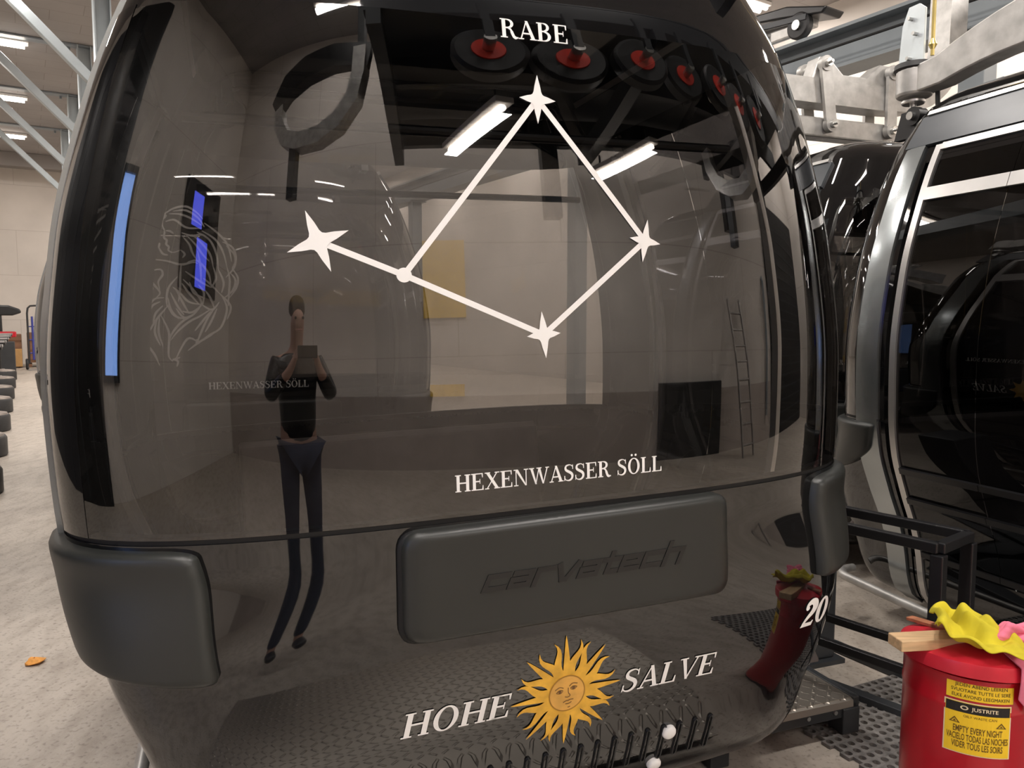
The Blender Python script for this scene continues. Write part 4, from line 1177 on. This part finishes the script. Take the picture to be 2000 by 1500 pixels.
for (a, b, w, d_, h, mt, l) in ((29.2, -.55, .9, .8, 1.0, 'crate', 'brown wooden crate at the end of the aisle, left of two'), (29.1, .42, .75, .8, 1.05, 'crate', 'brown wooden crate at the end of the aisle, right of two')):
    cr = empty('wooden_crate', ab(a, b, 0), YAW); tag(cr, l, 'crate', 'crates at the end of the aisle')
    m = MB(); m.box((0, 0, h / 2 + .1), (w, d_, h - .1)); m.build('crate_body', M['crate'], cr, bevel=.02)
    m = MB()
    for x in (-w / 2 + .06, 0, w / 2 - .06): m.box((x, 0, .06), (.10, d_, .10))
    m.build('pallet', M['crate'], cr)
    m = MB()
    for z in (.3, .6, .9): m.box((0, -d_ / 2 - .015, z), (w, .03, .10))
    m.build('crate_slat', M['crate'], cr)
m = MB(); m.box(ab(28.6, -.35, .32), (.5, .3, .55), HALL.to_3x3()); tag(m.build('cardboard_box', M['card'], bevel=.01), 'small tan cardboard box in front of the left crate', 'box')
ct = empty('hand_truck', ab(27.3, .30, 0), YAW)
tag(ct, 'blue and black hand truck leaning beside the parked cabins far down the aisle', 'hand truck')
for s in (-.22, .22):
    m = MB(); m.tube([(s, 0, .2), (s * 1.0, .12, 1.7), (s * .9, .16, 1.85), (s * .6, .18, 1.92), (0, .18, 1.93)], .028, 10); m.build('handle_tube', M['satin_black'], ct, True)
m = MB()
for s in (-.1, .1): m.tube([(s, .0, .3), (s, .1, 1.6)], .03, 10)
for z in (.5, .9, 1.3): m.cyl((-.22, z * .08, z), (.22, z * .08, z), .018, 8)
m.build('frame_bar', M['blue_tube'], ct, True)
for s in (-.28, .28):
    m = MB(); m.lathe([(.03, -.04), (.15, -.04), (.17, 0), (.15, .04), (.03, .04)], (s, .05, .172), 20, Matrix.Rotation(R(90), 3, 'Y')); m.build('wheel', M['rubber_dark'], ct, True, sharp=40)
m = MB(); m.box((0, -.2, .02), (.5, .35, .02)); m.build('toe_plate', M['alu'], ct)
en = empty('workshop_machine', ab(25.6, -.55, 0), YAW)
tag(en, 'black and red workshop machine on a stand at the left edge far down the aisle', 'machine')
m = MB(); m.box((0, 0, .45), (.6, .5, .9)); m.build('machine_stand', M['steel_dark'], en, bevel=.02)
m = MB(); m.box((.1, 0, 1.10), (.5, .35, .16)); m.build('machine_bed', M['red'], en, bevel=.03)
m = MB(); m.box((-.05, 0, 1.40), (.16, .2, .5)); m.build('machine_column', M['satin_black'], en, bevel=.03)
m = MB(); m.prism([(-.4, 1.62), (.28, 1.62), (.5, 1.70), (.46, 1.80), (.2, 1.90), (-.4, 1.92)], lambda x, z: Vector((x, -.17, z)), lambda x, z: Vector((x, .17, z))); m.build('machine_head', M['satin_black'], en, bevel=.04)
m = MB(); c = ab(3.87, -.03, 0); random.seed(3)
m.lathe([(.002, 0.001), (.034, .002), (.038, .010), (.026, .020), (.012, .026), (.002, .024)], c, 9)
for i, v in enumerate(m.v): m.v[i] = (v[0] + random.uniform(-.008, .008), v[1] + random.uniform(-.008, .008), max(.001, v[2] + random.uniform(-.003, .006)))
tag(m.build('food_scrap', M['crumb'], None, True), 'small orange scrap lying on the bare floor left of the cabin', 'scrap')

# ------------------------------------------------------------------ behind the camera: what the black glass mirrors
bp_ = empty('banded_post', ab(-.25, 6.35, 0), YAW); tag(bp_, 'pale square post with yellow bands, mirrored at the right rim of the foreground cabin', 'post')
for z0, z1, mt in ((0, .5, 'yellow_paint'), (.5, 1.25, 'steel_dark'), (1.25, 2.55, 'yellow_paint'), (2.55, 4.1, 'lamp_case')):
    m = MB(); m.box((0, 0, (z0 + z1) / 2), (.34, .34, z1 - z0)); m.build('post_band', M[mt], bp_)
# ladder leaning on the back wall
ld = empty('ladder', ab(A0 + .9, 5.85, 0), YAW); tag(ld, 'aluminium ladder leaning on the back wall, mirrored in the cabin glass', 'ladder')
for s in (-.22, .22):
    m = MB(); m.beam((s, 0, 0), (s, -.82, 2.35), .03, .07, (0, 1, 0)); m.build('ladder_rail', M['galv_dark'], ld)
for k in range(8):
    t = (k + .6) / 8.4; m = MB(); m.cyl((-.22, -.82 * t, 2.35 * t), (.22, -.82 * t, 2.35 * t), .018, 8); m.build('rung', M['galv_dark'], ld)
m = MB(); m.box(ab(A0 + .10, 4.55, .50), (1.5, .06, 1.0), HALL.to_3x3() @ Matrix.Rotation(R(-4), 3, 'X')); tag(m.build('dark_board', M['interior'], bevel=.005), 'dark board standing against the back wall, mirrored in the cabin glass', 'board')
m = MB(); m.tube([ab(A0 + .08, 7.45, .4), ab(A0 + .08, 7.45, 2.75), ab(A0 + .02, 7.45, 2.80)], .05, 12); tag(m.build('wall_pipe', M['steel_blue'], None, True), 'grey pipe running down the back wall, mirrored in the cabin glass', 'pipe')
m = MB(); m.box(ab(A0 + .02, 1.0, 2.55), (.62, .03, .95), HALL.to_3x3()); tag(m.build('wall_board', M['yellow_paint']), 'plain yellow board on the back wall, mirrored in the cabin glass', 'board', 'yellow boards')
m = MB(); m.box(ab(A0 + .05, 1.02, .98), (.5, .03, .16), HALL.to_3x3()); tag(m.build('wall_board', M['yellow_paint']), 'small low yellow board on the back wall, mirrored in the cabin glass', 'board', 'yellow boards')
sc = empty('wall_screen', ab(-2.9, B0 + .05, 3.25), YAW); tag(sc, 'dark wall screen with two blue pictures, mirrored in the cabin glass', 'screen')
m = MB(); m.box((0, 0, 0), (.06, 1.9, 1.5)); m.build('screen_body', M['deep_black'], sc, bevel=.01)
for y, z in ((.25, .28), (-.1, -.40)):
    m = MB(); m.box((.034, y, z), (.008, .55, .55)); m.build('screen_picture', M['screen'], sc)
# overhead tyre conveyor and gantry
g = empty('overhead_gantry', ab(-2.2, 3.6, 4.3), YAW); tag(g, 'dark overhead steel gantry mirrored along the top of the cabin glass', 'gantry')
m = MB(); m.box((0, 0, .1), (6.6, 3.3, .05)); m.build('added_dark_deck', M['steel_dark'], g)  # deck added to give the upper glass a large dark reflection
for y in (-1.6, 0.05, 1.6):
    m = MB(); m.beam((-3.3, y, -.14), (3.6, y, -.14), .12, .36); m.build('gantry_beam', M['steel_dark'], g)
for x in (-3.2, -1.0, 1.2, 3.2):
    m = MB(); m.beam((x, -1.7, -.42), (x, 1.7, -.42), .14, .2); m.build('gantry_beam', M['steel_dark'], g)
for x, y in ((-1.4, -1.6), (1.6, -1.55), (2.6, -.6)):
    m = MB(); m.beam((x, y, -1.25), (x, y, -.3), .16, .16, (0, 1, 0)); m.build('gantry_drop_post', M['steel_dark'], g)
for i, (a, b) in enumerate(GANTRY_LAMPS):
    gl = empty('gantry_lamp', ab(a, b, 3.70), YAW + R(70)); tag(gl, ('fluorescent lamp under the gantry mirrored right of the top star', 'fluorescent lamp under the gantry mirrored left of the top star')[i], 'hanging lamp', 'lamps under the gantry')
    m = MB(); m.box((0, 0, -.03), (1.3, .16, .06)); m.build('lamp_case', M['lamp_case'], gl, bevel=.006)
    m = MB(); m.cyl((-.6, 0, -.09), (.6, 0, -.09), .035, 10); m.build('lamp_tube', M['lamp_glow'], gl, True)
    m = MB()
    for x in (-.5, .5): m.cyl((x, 0, 0), (x, 0, .14), .012, 8)
    m.build('lamp_hanger', M['steel_dark'], gl)
for i in range(7):
    tw = empty('drive_tyre', ab(-.62 - .10 * (i % 2), 1.25 + .52 * i, 3.50), YAW)
    tag(tw, 'red hubbed black conveyor tyre mirrored in the cabin glass, %s of the row' % ('first', 'second', 'third', 'fourth', 'fifth', 'sixth', 'last')[i], 'tyre', 'conveyor tyres with red hubs')
    rt = Matrix.Rotation(R(90), 3, 'X')
    m = MB(); m.lathe([(.105, -.08), (.22, -.09), (.25, -.06), (.25, .06), (.22, .09), (.105, .08)], (0, 0, 0), 28, rt); m.build('tyre_tread', M['rubber_dark'], tw, True, sharp=40)
    m = MB(); m.lathe([(.045, -.095), (.108, -.095), (.112, -.08), (.112, .08), (.108, .095), (.045, .095)], (0, 0, 0), 24, rt); m.build('tyre_hub', M['red_hub'], tw, True, sharp=40)
    m = MB(); m.cyl((0, -.3, 0), (0, .3, 0), .04, 12); m.build('axle', M['bolt'], tw, True)
    m = MB(); m.beam((0, .28, 0), (0, .28, .46), .06, .05, (0, 1, 0)); m.build('axle_arm', M['steel_dark'], tw)
sh_ = empty('spare_hanger', ab(-2.1, -.55, 3.1), YAW + R(12)); tag(sh_, 'galvanised spare hanger arm hanging overhead, mirrored top left in the cabin glass', 'hanger')
m = MB(); m.sweep([(-.85, 0, 1.02), (-.80, 0, .80), (-.62, 0, .58), (-.35, 0, .47), (0, 0, .44), (.3, 0, .52), (.52, 0, .72), (.6, 0, 1.0), (.62, 0, 1.35)], .18, [.12, .18, .22, .24, .24, .24, .22, .20, .20], (0, 1, 0)); m.build('hanger_arm', M['galv'], sh_, True, sharp=40)
m = MB(); m.sweep([(-.95, 0, 1.02), (-.7, 0, 1.22), (-.3, 0, 1.32), (.2, 0, 1.33), (.75, 0, 1.22)], .34, [.05, .16, .22, .22, .10], (0, 1, 0)); m.build('grip_hood', M['satin_black'], sh_, True, sharp=40)
m = MB(); m.beam((-.45, 0, .46), (-.45, 0, -.12), .13, .13, (0, 1, 0)); m.build('drop_post', M['steel_dark'], sh_)
m = MB(); m.beam((.62, 0, 1.3), (.62, 0, CEIL - 3.12), .10, .10, (0, 1, 0)); m.build('ceiling_rod', M['steel_dark'], sh_)
for (a, b, z, rot, l) in ((-1.7, 4.35, 2.62, 70, 'galvanised spare hanger arm under the gantry, mirrored top right in the cabin glass'),):
    h2 = copy_tree(sh_, None, ('ceiling_rod', 'grip_hood')); h2.location = ab(a, b, z); h2.rotation_euler = (0, 0, YAW + R(rot)); h2['label'] = l
wl = empty('wall_lamp', ab(A0 + .12, 3.7, 4.75), YAW); tag(wl, 'fluorescent lamp high on the back wall, mirrored in the cabin glass', 'wall lamp')
m = MB(); m.box((0, -.03, 0), (1.6, .06, .16)); m.build('lamp_case', M['lamp_case'], wl)
m = MB(); m.cyl((-.74, .03, 0), (.74, .03, 0), .035, 10); m.build('lamp_tube', M['lamp_glow'], wl, True)
# chequer plate platform in front of the cabin, below the frame
pf = empty('chequer_plate_platform', loc1(-.15, -1.50), C_YAW); tag(pf, 'chequer plate platform below the frame, mirrored in the underside of the cabin', 'platform')
m = MB(); m.box((0, 0, .105), (1.7, 1.16, .012)); m.build('tread', M['tread'], pf)
m = MB()
for y in (-.56, .56): m.beam((-.85, y, .07), (.85, y, .07), .03, .06)
for x in (-.84, .84): m.beam((x, -.56, .07), (x, .56, .07), .03, .06)
m.build('platform_frame', M['steel_dark'], pf)
for x, y in ((-.8, -.52), (.8, -.52), (-.8, .52), (.8, .52)):
    m = MB(); m.beam((x, y, 0), (x, y, .08), .05, .05, (0, 1, 0)); m.build('leg', M['steel_dark'], pf)

# the person taking the picture, behind the camera and seen only as a mirror image in the black cabin
def skin_chain(name, verts, edges, mat, parent=None, levels=2, root=0):
    bm = bmesh.new(); lay = bm.verts.layers.skin.verify(); vs = []
    for i, (co, r) in enumerate(verts):
        v = bm.verts.new(co); v[lay].radius = r if isinstance(r, tuple) else (r, r); v[lay].use_root = (i == root); vs.append(v)
    for a, b in edges: bm.edges.new((vs[a], vs[b]))
    me = bpy.data.meshes.new(name); bm.to_mesh(me); bm.free(); me.materials.append(mat)
    o = bpy.data.objects.new(name, me); COL.objects.link(o)
    if parent is not None: o.parent = parent
    k = o.modifiers.new('skin', 'SKIN'); k.use_smooth_shade = True
    q = o.modifiers.new('sub', 'SUBSURF'); q.levels = levels; q.render_levels = levels
    return o
PZ = .112
V = [((0, -.40, .98), (.15, .11)), ((0, -.41, 1.15), (.145, .10)), ((0, -.41, 1.36), (.165, .11)), ((0, -.40, 1.50), .06), ((0, -.37, 1.58), .055), ((0, -.35, 1.68), (.075, .095)), ((0, -.36, 1.77), (.07, .085)), ((0, -.265, 1.67), .014)]
Ed = [(0, 1), (1, 2), (2, 3), (3, 4), (4, 5), (5, 6), (5, 7)]
for sx in (-1, 1):
    n = len(V)
    V += [((sx * .19, -.40, 1.42), .062), ((sx * .27, -.30, 1.20), .048), ((sx * .13, -.12, 1.36), .034), ((sx * .095, -.075, 1.42), (.036, .02))]
    Ed += [(2, n), (n, n + 1), (n + 1, n + 2), (n + 2, n + 3)]
    for k, (dx, dz, L) in enumerate(((.022, .045, .85), (.008, .055, 1.0), (-.006, .055, .95), (-.020, .047, .8))):
        m0 = len(V); bx, bz = sx * (.095 - .5 * dx), 1.44 + .012 * k
        V += [((sx * .080, -.062 - .006 * k, 1.45 + .012 * k), .0095), ((sx * .060, -.030, 1.46 + .017 * k), .0088), ((sx * .030, -.026, 1.462 + .017 * k), .0075)]
        Ed += [(n + 3, m0), (m0, m0 + 1), (m0 + 1, m0 + 2)]
    m0 = len(V)
    V += [((sx * .075, -.095, 1.445), .011), ((sx * .050, -.075, 1.465), .0095), ((sx * .030, -.045, 1.475), .008)]
    Ed += [(n + 3, m0), (m0, m0 + 1), (m0 + 1, m0 + 2)]
    h = len(V)
    V += [((sx * .095, -.40, .90), .095), ((sx * .105, -.37, .53), .058), ((sx * .11, -.41, PZ + .09), .040), ((sx * .115, -.37, PZ + .04), .036), ((sx * .12, -.24, PZ + .03), (.042, .026))]
    Ed += [(0, h), (h, h + 1), (h + 1, h + 2), (h + 2, h + 3), (h + 3, h + 4)]
person = skin_chain('person', V, Ed, M['skin'])
tag(person, 'person in dark jacket and jeans holding up a phone, visible only as a reflection', 'person')
J = [((0, -.40, .90), (.175, .14)), ((0, -.41, 1.15), (.17, .125)), ((0, -.41, 1.36), (.185, .13)), ((0, -.40, 1.49), .085)]
JE = [(0, 1), (1, 2), (2, 3)]
for sx in (-1, 1):
    n = len(J); J += [((sx * .19, -.40, 1.42), .080), ((sx * .27, -.30, 1.20), .062), ((sx * .145, -.135, 1.345), .044)]; JE += [(2, n), (n, n + 1), (n + 1, n + 2)]
skin_chain('jacket', J, JE, M['satin_black'], person)
T = [((0, -.40, .98), (.165, .125))]; TE = []
for sx in (-1, 1):
    n = len(T); T += [((sx * .095, -.40, .89), .105), ((sx * .105, -.37, .53), .070), ((sx * .11, -.41, PZ + .10), .056)]; TE += [(0, n), (n, n + 1), (n + 1, n + 2)]
skin_chain('trousers', T, TE, M['denim'], person)
for sx in (-1, 1):
    skin_chain('shoe', [((sx * .112, -.42, PZ + .055), .050), ((sx * .116, -.34, PZ + .045), .048), ((sx * .12, -.23, PZ + .036), (.050, .034))], [(0, 1), (1, 2)], M['rubber_dark'], person)
skin_chain('hair', [((0, -.385, 1.70), (.082, .085)), ((0, -.375, 1.79), (.078, .085)), ((0, -.33, 1.815), (.06, .05))], [(0, 1), (1, 2)], M['dark_hair'], person)
fo = []
for sx in (-1, 1):
    m = MB(); m.lathe([(.002, -.009), (.008, -.006), (.010, 0), (.008, .006), (.002, .009)], (sx * .032, -.272, 1.70), 12); m.build('eye', M['deep_black'], person, True)
m = MB(); m.tube([(-.028, -.268, 1.63), (0, -.258, 1.628), (.028, -.268, 1.63)], [.003, .006, .003], 8); m.build('mouth', M['lip'], person, True)
m = MB(); m.box((.0, -.016, 1.485), (.152, .008, .074)); tag(m.build('phone', M['deep_black'], bevel=.003), 'black phone held up behind the viewpoint, visible only as a reflection', 'phone')
bpy.context.view_layer.update()
